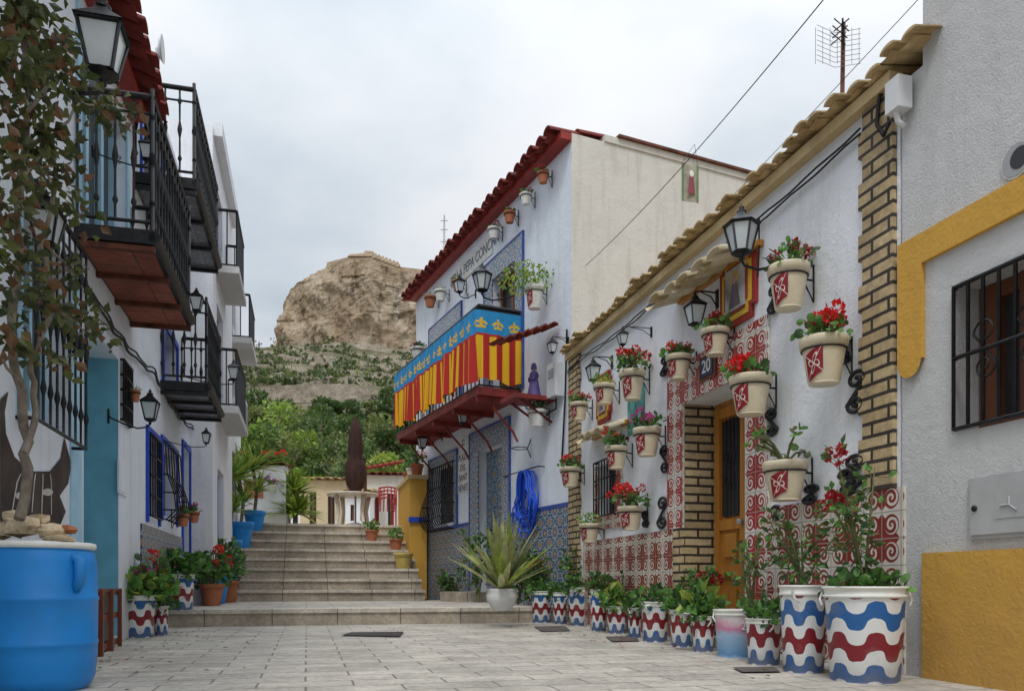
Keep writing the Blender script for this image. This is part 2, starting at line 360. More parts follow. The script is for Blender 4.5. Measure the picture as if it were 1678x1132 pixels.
def lantern(name,c,h,fr=None,mode='below',n=4,gl=m_glass):
    mb=MB(); c=Vector(c); rt=.30*h; rb=.17*h; bh=.48*h
    d=fr.d; nn=fr.n; off=math.pi/4 if n==4 else 0
    def ring(r,z,k): 
        a=2*math.pi*k/n+off; return c+d*(r*math.cos(a))+nn*(r*math.sin(a))+Z*z
    z0=-bh/2;z1=bh/2
    for k in range(n):
        mb.poly([ring(rb*.95,z0,k),ring(rb*.95,z0,k+1),ring(rt*.95,z1,k+1),ring(rt*.95,z1,k)],gl)
        tube(mb,[ring(rb,z0,k),ring(rt,z1,k)],.022*h,iron,5)
        tube(mb,[ring(rb,z0,k),ring(rb,z0,k+1)],.022*h,iron,5)
        tube(mb,[ring(rt,z1,k),ring(rt,z1,k+1)],.03*h,iron,5)
        mb.poly([ring(rt*1.15,z1+.01*h,k),ring(rt*1.15,z1+.01*h,k+1),ring(rt*.45,z1+.16*h,k+1),ring(rt*.45,z1+.16*h,k)],iron)
        mb.poly([ring(rt*.45,z1+.16*h,k),ring(rt*.45,z1+.16*h,k+1),ring(rt*.25,z1+.24*h,k+1),ring(rt*.25,z1+.24*h,k)],iron)
    mb.poly([ring(rb,z0,k) for k in range(n)],iron)
    mb.poly([ring(rt*1.15,z1+.009*h,k) for k in range(n)],iron)
    lathe(mb,c+Z*(z1+.23*h),[(rt*.28,0),(rt*.3,.02*h),(.03*h,.05*h),(.05*h,.09*h),(.012*h,.13*h),(.003*h,.17*h)],10,iron)
    lathe(mb,c+Z*z0,[(rb,0),(rb*.7,-.05*h),(.03*h,-.08*h),(.045*h,-.12*h),(.01*h,-.16*h)],10,iron)
    rel=c-fr.O; so=rel.dot(fr.d); oo=rel.dot(fr.n)
    if mode=='below':
        zb=c.z+z0-.12*h
        pts=[fr(so,zb,oo),fr(so,zb-.10*h,oo-.02),fr(so,zb-.15*h,oo*.7),fr(so,zb-.05*h,oo*.4),fr(so,zb+.12*h,.02),fr(so,zb+.2*h,.01)]
        tube(mb,pts,.025*h,iron,6)
        tube(mb,spiral(Fr(fr(so,0,0).x,fr(so,0,0).y,fr.n.x,fr.n.y,fr.d.x,fr.d.y),oo*.5,zb-.02*h,0,.3*h),.012*h,iron,5)
        box(mb,fr,so-.05*h,so+.05*h,zb-.05*h,zb+.35*h,.0,.015,iron)
    else:
        zt=c.z+z1+.38*h
        tube(mb,[fr(so,zt-.02*h,oo),fr(so,zt,oo),fr(so,zt+.03*h,oo*.6),fr(so,zt+.02*h,0.0)],.022*h,iron,6)
        tube(mb,[fr(so,zt-.35*h,.01),fr(so,zt-.1*h,oo*.3),fr(so,zt,oo*.75)],.018*h,iron,6)
        box(mb,fr,so-.05*h,so+.05*h,zt-.4*h,zt+.1*h,.0,.015,iron)
    return mb.done(name)
def leaf(mb,p,dv,nv,L,W,mat,fold=.25,shape=0):
    sd=dv.cross(nv)
    if sd.length<1e-5: sd=dv.orthogonal()
    sd.normalize(); nv=sd.cross(dv).normalized()
    if shape==0:
        b=mb.addv([p,p+dv*L*.45+sd*W*.5+nv*W*fold,p+dv*L,p+dv*L*.45-sd*W*.5+nv*W*fold])
        mb.face((b,b+1,b+2),mat);mb.face((b,b+2,b+3),mat)
    else:
        c=p+dv*L*.5; vs=[c]
        for k in range(7):
            a=2*math.pi*k/7; vs.append(c+dv*L*.5*math.cos(a)+sd*W*.5*math.sin(a)+nv*W*fold*rng.uniform(.3,.9))
        b=mb.addv(vs)
        for k in range(7): mb.face((b,b+1+k,b+1+(k+1)%7),mat)
def rdir(up=0):
    while 1:
        v=Vector((rng.uniform(-1,1),rng.uniform(-1,1),rng.uniform(-1,1)))
        if .05<v.length<1: v.normalize(); v.z+=up; return v.normalized()
def foliage(mb,c,rad,n,L,mats,shape=0,up=.2,W=.7,shell_=.5,droop=0):
    c=Vector(c)
    for i in range(n):
        v=rdir(0); r=rng.random()**shell_
        p=c+Vector((v.x*rad[0]*r,v.y*rad[1]*r,v.z*rad[2]*r))
        dv=(v*.7+rdir(up)*.9-Z*droop).normalized(); nv=(rdir(0)+Z*.8).normalized()
        l=L*rng.uniform(.6,1.25)
        leaf(mb,p,dv,nv,l,l*W,rng.choice(mats),.22,shape)
def bloom(mb,c,r,mat,n=26):
    for i in range(n):
        v=rdir(.25); p=c+v*r*rng.uniform(.4,1); leaf(mb,p,(v+rdir(0)*.8).normalized(),v,r*.75,r*.7,mat,.2,0)
def geranium(name,c,w,h,nl,nf,col,leafs=None,ls=.055,fr_=.045,topbias=.5):
    mb=MB(); c=Vector(c); leafs=leafs or [L_ger,L_ger,L_dark]
    for k in range(9):
        a=rng.uniform(0,6.28); q=c+Vector((math.cos(a)*w*.7,math.sin(a)*w*.7,h*rng.uniform(.4,1)))
        tube(mb,[c-Z*.02,c+(q-c)*.5+Z*h*.15,q],[.008,.006,.004],stem_m,4)
    foliage(mb,c+Z*h*.4,(w,w,h*.55),nl,ls,leafs,1,.5,1.0,.6)
    for k in range(nf):
        a=rng.uniform(0,6.28); rr=w*rng.uniform(.1,.95); q=c+Vector((math.cos(a)*rr,math.sin(a)*rr,h*rng.uniform(topbias,1.1)))
        tube(mb,[c+Z*h*.3,q],.004,stem_m,4)
        bloom(mb,q,fr_*rng.uniform(.7,1.15),col)
    return mb.done(name)
def potprof(r,h,rim=.22):
    return [(r*.62,0),(r*.66,.01),(r*.90,h*(1-rim)),(r*.90,h*(1-rim)+.002),(r*1.0,h*(1-rim)+.006),(r*1.03,h*.97),(r*1.0,h),(r*.88,h),(r*.85,h*.93),(.01,h*.93)]
def wallpot(fr,u,vt,vb,w,flowers='red',name='wall_flower_pot',body=cream_pot,spread=1.0,nl=90,nf=6,hh=1.0,patch=True,fs=1.0):
    o=.2
    for _ in range(3):
        s,zt=fr.at(u,vt,o); D=fr(s,zt,o).y; r=w/2*D/F; o=r+.06
    zb=fr.z(u,vb,o); h=zt-zb; c=fr(s,zb,o)
    mb=MB(); lathe(mb,c,potprof(r,h),24,body)
    lathe(mb,c+Z*(h*.9),[(.001,.0),(r*.86,.004),(.001,.006)],16,soil)
    if patch:
        a0=math.atan2((fr.n).y,(fr.n).x); a0+= .50 if fr is not LW else -.5
        a0+=rng.uniform(-.15,.15)
        n=6; g=[]
        for i in range(n+1):
            for j in range(n+1):
                x=(i/n-.5);y=(j/n-.5)
                aa=a0+(x*.95)*1.0; zz=h*(.40+(y*.95+x*.35)*.60); rr=r*(.66+.24*zz/(h*.78))+.006
                g.append(c+Vector((math.cos(aa)*rr,math.sin(aa)*rr,zz)))
        b=mb.addv(g)
        for i in range(n):
            for j in range(n):
                k=b+i*(n+1)+j; uv=[(i/n,j/n),((i+1)/n,j/n),((i+1)/n,(j+1)/n),(i/n,(j+1)/n)]
                mb.face((k,k+n+1,k+n+2,k+1),m_tpot,uv,True)
    zr=h*.74; ring=[c+Vector((math.cos(t)*r*.93,math.sin(t)*r*.93,zr)) for t in [2*math.pi*k/20 for k in range(21)]]
    tube(mb,ring,.006,iron,5)
    tube(mb,[fr(s,zb+zr,o-r*.9),fr(s,zb+zr,.0)],.007,iron,5)
    tube(mb,[fr(s,zb+zr+.1,0.005),fr(s,zb+zr-.14,.005),fr(s,zb+zr,o-r*.8)],.007,iron,5)
    mb.done(name,origin=c)
    top=c+Z*(h*.95)
    col={'red':F_red,'pink':F_pink,'dark':F_dk,'white':F_white,'purple':F_purple}.get(flowers)
    k=r/.15
    if flowers=='none': return
    if flowers=='green': 
        mb=MB(); foliage(mb,top+Z*.05*k,(r*1.2,r*1.2,.11*k*hh),nl,.06*k,[L_ger,L_light],0,.5); mb.done('potted_plant')
    elif flowers=='bare':
        mb=MB()
        for q in range(7):
            a=rng.uniform(0,6.28); e=top+Vector((math.cos(a)*r*1.3,math.sin(a)*r*1.3,rng.uniform(.08,.3)*k))
            tube(mb,[top,top+(e-top)*.5+Z*.03,e],[.01,.008,.006],stem_m,5); foliage(mb,e,(.05,.05,.04),7,.06,[L_grey,L_ger],1,.3,.7)
        mb.done('potted_succulent')
    else:
        geranium('geranium_plant',top,r*1.15*spread,.2*k*hh,nl,nf,col,ls=.055*min(1.2,max(.8,k)),fr_=.05*k*fs,topbias=.55)
def text(body,fr,s,z,o,size,mat,parent,name,rev=True,align='CENTER',ext=.002,sx=1):
    cu=bpy.data.curves.new(name,'FONT'); cu.body=body; cu.size=size; cu.align_x=align; cu.align_y='CENTER'; cu.extrude=ext; cu.materials.append(mat)
    ob=bpy.data.objects.new(name,cu); sc.collection.objects.link(ob)
    x=-fr.d if rev else fr.d; p=fr(s,z,o)
    M=Matrix(((x.x*sx,0,fr.n.x,p.x),(x.y*sx,0,fr.n.y,p.y),(0,1,0,p.z),(0,0,0,1))); ob.matrix_world=M
    if parent: ob.parent=parent
    return ob
def balusters(mb,pts,z0,z1,sp,r=.01,mat=iron,fancy=True):
    for i in range(len(pts)-1):
        a,b=pts[i],pts[i+1]; L=(b-a).length; n=max(1,round(L/sp))
        for k in range(n+1):
            p=a.lerp(b,k/n); h=z1-z0
            if fancy: pr=[(r,0),(r,h*.12),(r*2.2,h*.15),(r,h*.19),(r*.9,h*.4),(r*2.4,h*.5),(r*.9,h*.6),(r,h*.8),(r*2.2,h*.84),(r,h*.88),(r,h)]
            else: pr=[(r,0),(r,h)]
            lathe(mb,Vector((p.x,p.y,z0)),pr,6,mat)
        for zz,rr in ((z0,1.3),(z1,2.2)): tube(mb,[Vector((a.x,a.y,zz)),Vector((b.x,b.y,zz))],r*rr,mat,6)
        if fancy: tube(mb,[Vector((a.x,a.y,z1-.12)),Vector((b.x,b.y,z1-.12))],r,mat,5)
# ------------------------------------------------------------------ GROUND, STREET, STEPS
mb=MB(); g=3000
mb.poly([(-g,-200,-.004),(g,-200,-.004),(g,g,-.004),(-g,g,-.004)],simple('earth',(.22,.18,.12),.95,scale=.2)); mb.done('ground')
mb=MB(); mb.poly([ST(-4,0,-6),ST(12,0,-6),ST(12,0,6.5),ST(-4,0,6.5)],m_pave); mb.done('street_paving')
A0=9.73;A1=14.02;ZL=.187;RS=(1.74-ZL)/8;TR=.45
SD=Fr(0,0,1,.26,-.26,1)   # street lateral direction: s lateral, o along
def sbox(a0,a1,z0,z1,b0,b1,mat): box(mb,SD,b0,b1,z0,z1,a0,a1,mat)
mb=MB()
sbox(A0,A1+.5,0.001,ZL,-1.62,4.2,m_step)
mb.poly([ST(A0+.02,ZL+.004,-1.62),ST(A1,ZL+.004,-1.62),ST(A1,ZL+.004,4.2),ST(A0+.02,ZL+.004,4.2)],m_tread)
sbox(A0-.02,A0+.33,ZL-.04,ZL+.008,-1.62,4.15,m_nose)
for i in range(8):
    a=A1+i*TR; z=ZL+RS*(i+1)
    sbox(a,A1+8*TR+(.3 if i<7 else 40),z-RS+.005,z-.001,-1.62,2.05 if i<7 else 14,m_step)
    sbox(a-.035,a+TR-.04,z-.045,z+.004,-1.615,2.055,m_nose)
mb.done('stone_steps')
mb=MB(); box(mb,ST,A1+1,60,.1,1.5,-16,-1.7,m_step); mb.done('upper_terrace')
mb=MB()
mb.poly([gp(558,1042)+Z*.012,gp(655,1044)+Z*.012,gp(662,1036)+Z*.012,gp(575,1037)+Z*.012],iron); mb.done('drain_grate')
m_ci=simple('cast_iron_cover',(.10,.085,.075),.8)
for (u,v,du) in ((905,1030,30),(1020,1047,28),(1240,1098,40)):
    mb=MB()
    mb.poly([gp(u-du,v-3)+Z*.01,gp(u+du*.7,v-4)+Z*.01,gp(u+du,v+4)+Z*.01,gp(u-du*.6,v+5)+Z*.01],m_ci); mb.done('manhole_cover')
mb=MB()
for k in range(220):
    a=rng.uniform(3.5,9.6); b=rng.choice((2.9,-1.3))+rng.gauss(0,.35)
    leaf(mb,ST(a,.012,min(3.1,max(-1.5,b))),Vector((rng.uniform(-1,1),rng.uniform(-1,1),.05)).normalized(),Z,rng.uniform(.02,.05),.025,rng.choice((L_climb2,L_climb,F_dk,L_dark)),.2)
mb.done('fallen_leaves')
# ------------------------------------------------------------------ RIGHT HOUSE (number 20)
R=empty('white_tiled_house')
sN=RW.s(1475); sF=RW.s(934)
dN,dFr=RW.s(1225),RW.s(1122); wN,wF=RW.s(1012),RW.s(982)
wz1=RW.z(1012,752);wz0=RW.z(1012,838)
mb=MB(); shell(mb,RW,sN,sF,0,3.30,4.2,[(dN,dFr,.08,2.05,.29,m_brick),(wN,wF,wz0,wz1,.14)],P_white); mb.done('walls',R)
mb=MB()
box(mb,RW,sN-.05,RW.s(1262),0,1.03,.0,.02,m_tred); 
box(mb,RW,RW.s(1262),dN,0,2.4,.0,.024,m_tred2); box(mb,RW,dFr,RW.s(1097),.98,2.4,0,.024,m_tred2)
box(mb,RW,RW.s(1107),RW.s(958),0,.98,0,.02,m_tred); box(mb,RW,dFr,RW.s(1107),0,.98,0,.028,m_brick)
box(mb,RW,dN,dFr,2.05,2.4,0,.022,m_tred2)
box(mb,RW,wN-.14,wF+.14,wz0-.16,wz0-.001,0,.02,m_tred2);box(mb,RW,wN-.14,wN,wz0,wz1,0,.02,m_tred2);box(mb,RW,wF,wF+.14,wz0,wz1,0,.02,m_tred2)
mb.done('tile_dado',R)
mb=MB()
def quoin(s0,s1,z0,z1,side,o=.03):
    z=z0;k=0
    while z<z1-.05:
        h=.15; e=.035 if k%2 else 0
        a,b=(s0,s1+e) if side>0 else (s0-e,s1)
        box(mb,RW,a,b,z,min(z+h,z1),0,o,m_brick); z+=h;k+=1
quoin(RW.s(1470),RW.s(1420),1.035,3.27,1); quoin(RW.s(951),RW.s(935),.05,3.27,-1)
mb.done('brick_quoin',R)
mb=MB()
box(mb,RW,sN,sF,3.25,3.32,-.02,.07,P_ochre)
tile_roof(mb,RW,RW.s(1512,.14),sF+.02,3.33,.15,-4.2,.7,m_roofcream,.15,rows=3,amp=.032,zend=3.33,ragged=.04)
mb.done('tiled_roof',R)
mb=MB(); o=-.29
box(mb,RW,dN,dFr,.08,2.05,o-.04,o,m_wood)
for (a,b,c,d) in ((.04,.12,.1,2.0),(.88,.96,.1,2.0),(.46,.54,.1,2.0)):
    w=dFr-dN; box(mb,RW,dN+w*a,dN+w*b,c,d,o,o+.03,m_wood)
for z in (.1,.55,.95,1.9): box(mb,RW,dN+.04,dFr-.04,z,z+.09,o+.002,o+.026,m_wood)
box(mb,RW,dN+.17,dN+.42,1.06,1.88,o+.003,o+.012,m_dark);box(mb,RW,dN+.58,dFr-.17,1.06,1.88,o+.003,o+.012,m_dark)
for q in range(5):
    for base in (dN+.17,dN+.58): tube(mb,[RW(base+q*.06,1.06,o+.03),RW(base+q*.06,1.88,o+.03)],.006,iron,4)
tube(mb,spiral(RW,dN+.3,1.45,o+.035,.35),.006,iron,4);tube(mb,spiral(RW,dN+.72,1.45,o+.035,.35),.006,iron,4)
for z in (.25,.72):
    for a in (.2,.62): box(mb,RW,dN+a,dN+a+.2,z,z+.2,o+.004,o+.022,m_wood)
lathe(mb,RW(dN+.5,1.0,o+.06),[(.02,-.02),(.028,0),(.02,.02)],8,m_grey)
box(mb,RW,dN,dFr,.0,.08,-.29,.12,m_step)
mb.done('wooden_door',R)
mb=MB(); box(mb,RW,wN,wF,wz0,wz1,-.15,-.12,m_woodd); box(mb,RW,wN+.06,(wN+wF)/2-.02,wz0+.06,wz1-.05,-.12,-.11,m_dark); box(mb,RW,(wN+wF)/2+.02,wF-.06,wz0+.06,wz1-.05,-.12,-.11,m_dark)
grille(mb,RW,wN-.02,wF+.02,wz0-.02,wz1+.03,.06,n=7,bars=3,r=.008); mb.done('barred_window',R)
def awning(name,u0,u1,o,v0,v1,rise,parent,par_fr=RW,mat=m_awn,w=.22,amp=.06):
    mb=MB(); sa,za=par_fr.at(u0,v0,o); sb,zb=par_fr.at(u1,v1,o)
    tile_roof(mb,par_fr,sa,sb,(za),o,0,rise,mat,w,rows=1,amp=amp,zend=zb,ragged=.02)
    box(mb,par_fr,min(sa,sb),max(sa,sb),(za+zb)/2+rise-.06,(za+zb)/2+rise-.02,0,.05,m_wood)
    mb.done(name,parent)
awning('tiled_awning',1186,1063,.32,412,503,.12,R); awning('window_awning',1000,946,.22,703,722,.10,R)
gilt=simple('gilt_yellow',(.65,.42,.04),.5)
def oct_plaque(mb,fr,u,vt,vb,wm,o=0):
    s,zt=fr.at(u,vt); zb=fr.z(u,vb); zc=(zt+zb)/2; h=(zt-zb)/2; w=wm/2
    for i,(k,mat,oo) in enumerate(((1,m_redpaint,.03),(.84,gilt,.036),(.68,m_redpaint,.042))):
        W=w if i==0 else w-(1-k)*h; H=h if i==0 else h-(1-k)*h; c=W*.35
        out=[(-W,-H+c),(-W+c*.6,-H+c),(-W+c*.6,-H),(W-c*.6,-H),(W-c*.6,-H+c),(W,-H+c),(W,H-c),(W-c*.6,H-c),(W-c*.6,H),(-W+c*.6,H),(-W+c*.6,H-c),(-W,H-c)]
        b=mb.addv([fr(s+x,zc+y,o) for x,y in out]+[fr(s+x,zc+y,o+oo) for x,y in out]); n=len(out)
        mb.face([b+n+k2 for k2 in range(n)],mat)
        for k2 in range(n): mb.face((b+k2,b+(k2+1)%n,b+n+(k2+1)%n,b+n+k2),mat)
    W=w-.42*h; W=max(W,w*.45); H=h*.60
    mp=simple('painted_tile_picture',(.38,.37,.36),.3,var=.5,scale=9)
    box(mb,fr,s-W,s+W,zc-H,zc+H,o,.048,mp)
    mc=simple('figure_robe',(.14,.10,.12),.4,var=.5); ms=simple('figure_skin',(.45,.28,.2),.4); mg=simple('figure_halo',(.5,.36,.1),.4)
    def disc(x,y,r,mat,oo,e=1):
        mb.poly([fr(s+x+r*math.cos(t),zc+y+r*e*math.sin(t),oo) for t in [2*math.pi*k/16 for k in range(16)]],mat)
    disc(0,H*.45,W*.45,mg,.0495); mb.poly([fr(s-W*.6,zc-H*.85,.0505),fr(s+W*.6,zc-H*.85,.0505),fr(s+W*.22,zc+H*.35,.0505),fr(s-W*.22,zc+H*.35,.0505)],mc); disc(0,H*.42,W*.24,ms,.0515)
mb=MB(); oct_plaque(mb,RW,1213,415,532,.50); mb.done('devotional_tile_plaque',R)
mb=MB(); oct_plaque(mb,RW,992,612,692,.42); mb.done('devotional_tile_plaque_small',R)
mb=MB(); s,z=RW.at(1043,672); box(mb,RW,s-.2,s+.2,z-.22,z+.22,0,.012,simple('teal_picture_tile',(.08,.32,.30),.4,var=.8,scale=7)); mb.done('picture_tile',R)
s,z=RW.at(1166,601); mb=MB(); box(mb,RW,s-.13,s+.13,z-.1,z+.1,0,.04,m_woodd); box(mb,RW,s-.1,s+.1,z-.075,z+.075,.04,.048,simple('number_tile_blue',(.02,.04,.10),.3)); mb.done('house_number_plaque',R)
text('20',RW,s,z,.05,.15,simple('number_paint',(.7,.7,.65),.4),R,'number_text')
k=0
for (u,v,h,w) in ((1408,642,.26,1.5),(1268,692,.2,1.5),(1404,772,.2,2.1),(1392,790,.16,2.1),(1332,810,.12,3),(1276,840,.1,2.2),(1272,490,.2,1.6),(1092,752,.26,1.5),(1088,840,.3,1.5),(1060,850,.16,2.0),(1092,600,.18,2),(1388,575,.16,1.8)):
    mb=MB(); s,z=RW.at(u,v); tube(mb,spiral(RW,s,z,.02,h,1 if k%2 else -1,w),.013,iron,6); mb.done('iron_scroll_ornament'); k+=1
mb=MB(); s,z=RW.at(1466,155,.1); box(mb,RW,s-.05,s+.05,z-.09,z+.08,0.03,.12,m_ltgrey)
tube(mb,[RW.p(1466,178,.08),RW.p(1472,200,.08),RW.p(1482,208,.04)],.016,m_ltgrey,8); mb.done('electric_junction_box')
mb=MB()
tube(mb,[RW.p(1448,135,.04),RW.p(1440,165,.05),RW.p(1437,205,.05),RW.p(1448,222,.05),RW.p(1458,200,.05)],.012,m_cable)
for dz in (0,.03):
    pts=[]
    for i in range(40):
        t=i/39; s=RW.s(1418)+(sF-RW.s(1418))*t; pts.append(RW(s,3.13+dz-.05*abs(math.sin(t*7))+.006*math.sin(t*60+dz*99),.035))
    tube(mb,pts,.007,m_cable,5)
tube(mb,[RW(RW.s(1250),3.12,.03),RW(RW.s(1250),2.9,.03),RW(RW.s(1248),2.7,.03)],.006,m_cable,4)
mb.done('wall_cables')
# ------------------------------------------------------------------ ADJOINING BUILDING (far right)
Q=empty('grey_rendered_house')
q0=1.6; q1=RW.s(1477); a0,zt0=RW.at(1560,470); a1=RW.s(1560); zb=RW.z(1560,712)
mb=MB(); wn=RW.s(1760)
shell(mb,RW,q0,q1-.01,0,3.25,4,[(wn,a1,zb,zt0,.22)],P_grey,.003); shell(mb,RW,q0,RW.s(1513),3.25,7.5,4,[],P_grey,.003); mb.done('walls',Q)
mb=MB()
box(mb,RW,q0,RW.s(1518),0,RW.z(1518,906),0,.03,P_must); 
zt=RW.z(1480,403); sw=RW.s(1478); si=RW.s(1517); zend=RW.z(1500,592)
box(mb,RW,q0,sw,zt-.16,zt,0,.03,P_must); box(mb,RW,si,sw,zend,zt-.16,0,.03,P_must)
cs=(si+sw)/2; r=(sw-si)/2; arc=[RW(cs+r*math.cos(t),zend-r*math.sin(t),.03) for t in [math.pi*k/12 for k in range(13)]]
mb.poly(arc,P_must)
mb.done('mustard_trim',Q)
mb=MB(); o=-.2
box(mb,RW,wn,a1,zb,zt0,o-.03,o,m_dark)
for k in range(6):
    s=a1-.06-k*.24; box(mb,RW,s-.07,s+.05,zb,zt0,o,o+.04,m_woodd)
    box(mb,RW,s-.19,s-.07,zb,zb+.08,o,o+.03,m_woodd);box(mb,RW,s-.19,s-.07,zt0-.08,zt0,o,o+.03,m_woodd)
grille(mb,RW,wn,a1-.03,zb+.02,zt0-.02,.02,n=7,bars=2,r=.010)
for k in range(3): tube(mb,spiral(RW,a1-.22-k*.25,(zb+zt0)/2,.02,.3),.007,iron,4)
mb.done('barred_window',Q)
mb=MB(); s,zt=RW.at(1592,785); zb2=RW.z(1592,884); box(mb,RW,s-.52,s,zb2,zt,0,.02,m_cover); box(mb,RW,s-.50,s-.02,zb2+.02,zt-.02,.02,.03,m_cover)
lathe(mb,RW(s-.05,(zt+zb2)/2,.03),[(.015,0),(.015,.008),(.001,.009)],10,iron,X=RW.d,Y=Z,A=RW.n)
s2=s-.25;zc=(zt+zb2)/2; box(mb,RW,s2-.08,s2+.08,zc-.06,zc+.07,.03,.033,m_cover)
tube(mb,[RW(s2+.05,zc,.036),RW(s2,zc,.036),RW(s2-.04,zc-.03,.036)],.005,m_grey,5); tube(mb,[RW(s2,zc,.036),RW(s2,zc+.04,.036)],.004,m_grey,5)
mb.done('water_meter_cover',Q)
mb=MB(); s,z=RW.at(1668,262)
lathe(mb,RW(s,z,-.02),[(.085,.03),(.08,.028),(.075,.03)],24,P_grey,X=RW.d,Y=Z,A=RW.n); mb.poly([RW(s+.074*math.cos(t),z+.074*math.sin(t),.012) for t in [2*math.pi*k/24 for k in range(24)]],m_grey); mb.poly([RW(s-.02+.05*math.cos(t),z+.05*math.sin(t),.014) for t in [2*math.pi*k/20 for k in range(20)]],m_dark); mb.done('round_vent',Q)
# ------------------------------------------------------------------ R wall pots and lanterns
wallpot(RW,1292,437,507,66,'dark',spread=1.15,nl=60,nf=5,hh=.9,fs=.7)
wallpot(RW,1350,555,630,76,'red',spread=1.05,nl=70,nf=8,hh=.75)
wallpot(RW,1230,617,680,68,'red',spread=1.0,nl=80,nf=7,hh=.55)
wallpot(RW,1172,540,582,46,'dark',spread=1.0,nl=70,nf=5,hh=.75)
wallpot(RW,1112,583,622,42,'red',nf=6,hh=.65)
wallpot(RW,1287,757,820,72,'bare')
wallpot(RW,1060,702,747,46,'pink',spread=1.1,nf=6,hh=.8,fs=.8)
wallpot(RW,1036,608,655,42,'red',spread=1.4,nf=10,nl=140,hh=1.3)
wallpot(RW,990,630,662,36,'green')
wallpot(RW,1010,732,768,38,'red',nf=3,hh=1.1)
wallpot(RW,949,660,688,30,'red',nf=4,hh=.7)
wallpot(RW,1033,830,868,42,'red',spread=1.5,nf=10,hh=1.1)
wallpot(RW,934,766,797,34,'red',nf=4,hh=.8)
wallpot(RW,966,858,888,34,'green')
def lanat(fr,u,vc,hpx,o,mode='below',name='wall_lantern',n=4):
    s,z=fr.at(u,vc,o); p=fr(s,z,o); lantern(name,p,hpx*p.y/F,fr,mode,n)
lanat(RW,1215,392,92,.42,n=6); lanat(RW,1139,516,62,.2,'above'); lanat(RW,972,612,44,.22,'above'); lanat(RW,1020,556,34,.3,'above')
# ------------------------------------------------------------------ MIDDLE HOUSE
Mh=empty('blue_tiled_balcony_house')
mN=MW.s(937); mF=MW.s(682)
def mh(u0,u1,z0,z1,dp=.18): return (MW.s(u0),MW.s(u1),z0,z1,dp)
holes=[mh(848,808,3.4,5.4),mh(750,712,4.0,5.2),mh(826,783,.25,2.72),mh(745,710,1.62,2.72)]
mb=MB(); shell(mb,MW,mN,mF,0,6.45,6.5,holes,P_white2,side=P_cream); mb.done('walls',Mh)
mb=MB()
box(mb,MW,mN,MW.s(834),0.1,1.52,0,.02,m_tblue); box(mb,MW,MW.s(772),mF,0.1,1.50,0,.02,m_tblue)
box(mb,MW,mN,MW.s(834),1.52,1.58,0,.024,P_bluetrim);box(mb,MW,MW.s(772),mF,1.50,1.56,0,.024,P_bluetrim)
def surround(u0,u1,ua,ub,z0,zt,zo,mat):
    a,b,c,d=MW.s(u0),MW.s(u1),MW.s(ua),MW.s(ub)
    box(mb,MW,a,c,z0,zt,0,.026,mat);box(mb,MW,d,b,z0,zt,0,.026,mat);box(mb,MW,c,d,zo,zt,0,.028,mat)
    e=.03
    box(mb,MW,a-e,a,z0,zt+e,0,.035,P_bluetrim);box(mb,MW,b,b+e,z0,zt+e,0,.035,P_bluetrim);box(mb,MW,a,b,zt,zt+e,0,.035,P_bluetrim)
surround(858,796,846,808,3.4,5.72,5.4,m_tblue2);surround(757,705,750,712,3.4,5.5,5.2,m_tblue2);surround(836,772,824,785,.19,3.05,2.72,m_tblue2)
surround(750,705,745,710,1.56,2.9,2.72,m_tblue2)
mb.done('tile_decoration',Mh)
mb=MB()
for h in holes[:2]:
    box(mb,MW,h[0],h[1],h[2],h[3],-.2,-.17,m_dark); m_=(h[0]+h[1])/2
    for s in (h[0],m_-.04,h[1]-.08): box(mb,MW,s,s+.08,h[2],h[3],-.17,-.13,m_woodd)
    box(mb,MW,h[0]+.08,h[1]-.08,h[3]-.1,h[3],-.17,-.135,m_woodd)
h=holes[2]; box(mb,MW,h[0],h[1],h[2],h[3],-.2,-.16,m_tdoor)
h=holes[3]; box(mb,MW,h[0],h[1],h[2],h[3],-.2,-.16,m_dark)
for k in range(12):
    s=h[0]-.05+(h[1]-h[0]+.1)*k/11
    tube(mb,[MW(s,h[3],.06),MW(s,h[3]-.4,.08),MW(s,h[3]-.75,.22),MW(s,h[3]-1.0,.27),MW(s,h[2]-.02,.22),MW(s,h[2]-.12,.12),MW(s,h[2]-.12,.02)],.011,iron,5)
for zz,oo in ((h[3],.06),(h[3]-.4,.08),(h[3]-.75,.22),(h[3]-1.0,.27),(h[2]-.12,.12)): tube(mb,[MW(h[0]-.05,zz,0),MW(h[0]-.05,zz,oo),MW(h[1]+.05,zz,oo),MW(h[1]+.05,zz,0)],.012,iron,5)
mb.done('doors_and_windows',Mh)
mb=MB(); tile_roof(mb,MW,mN,mF+.1,6.42,.3,-.55,.12,m_roofred,.25,rows=2,amp=.08,ragged=.03)
box(mb,MW,mN,mF,6.35,6.44,0,.16,m_redpaint)
box(mb,MW,mN-.02,mN+.25,6.45,6.54,-6.5,-.5,P_cream); box(mb,MW,mN-.06,mN+.3,6.54,6.575,-6.5,-.7,rust)
mb.done('tiled_roof',Mh)
a,b=MW.s(808),MW.s(748); zc=6.02
mb=MB(); box(mb,MW,a,b,zc-.17,zc+.17,0,.015,simple('lettered_tile_band',(.62,.62,.58),.4)); mb.done('name_band',Mh)
tx=simple('lettering_blue_grey',(.06,.08,.14),.5)
text('DE LA PEPA CONCHA',MW,(a+b)/2,zc,.018,.25,tx,Mh,'name_lettering',sx=.9)
s,z=MW.at(760,768); mb=MB(); box(mb,MW,s-.28,s+.28,z-.42,z+.3,0,.012,simple('lettered_tiles',(.66,.66,.62),.4)); box(mb,MW,s-.14,s+.14,z+.36,z+.56,0,.012,white_pot); mb.done('lettered_tile_sign',Mh)
for i,w in enumerate(('PLAZA','DEL','SANT','BENET')): text(w,MW,s,z+.2-i*.18,.014,.16,tx,Mh,'tile_sign_lettering')
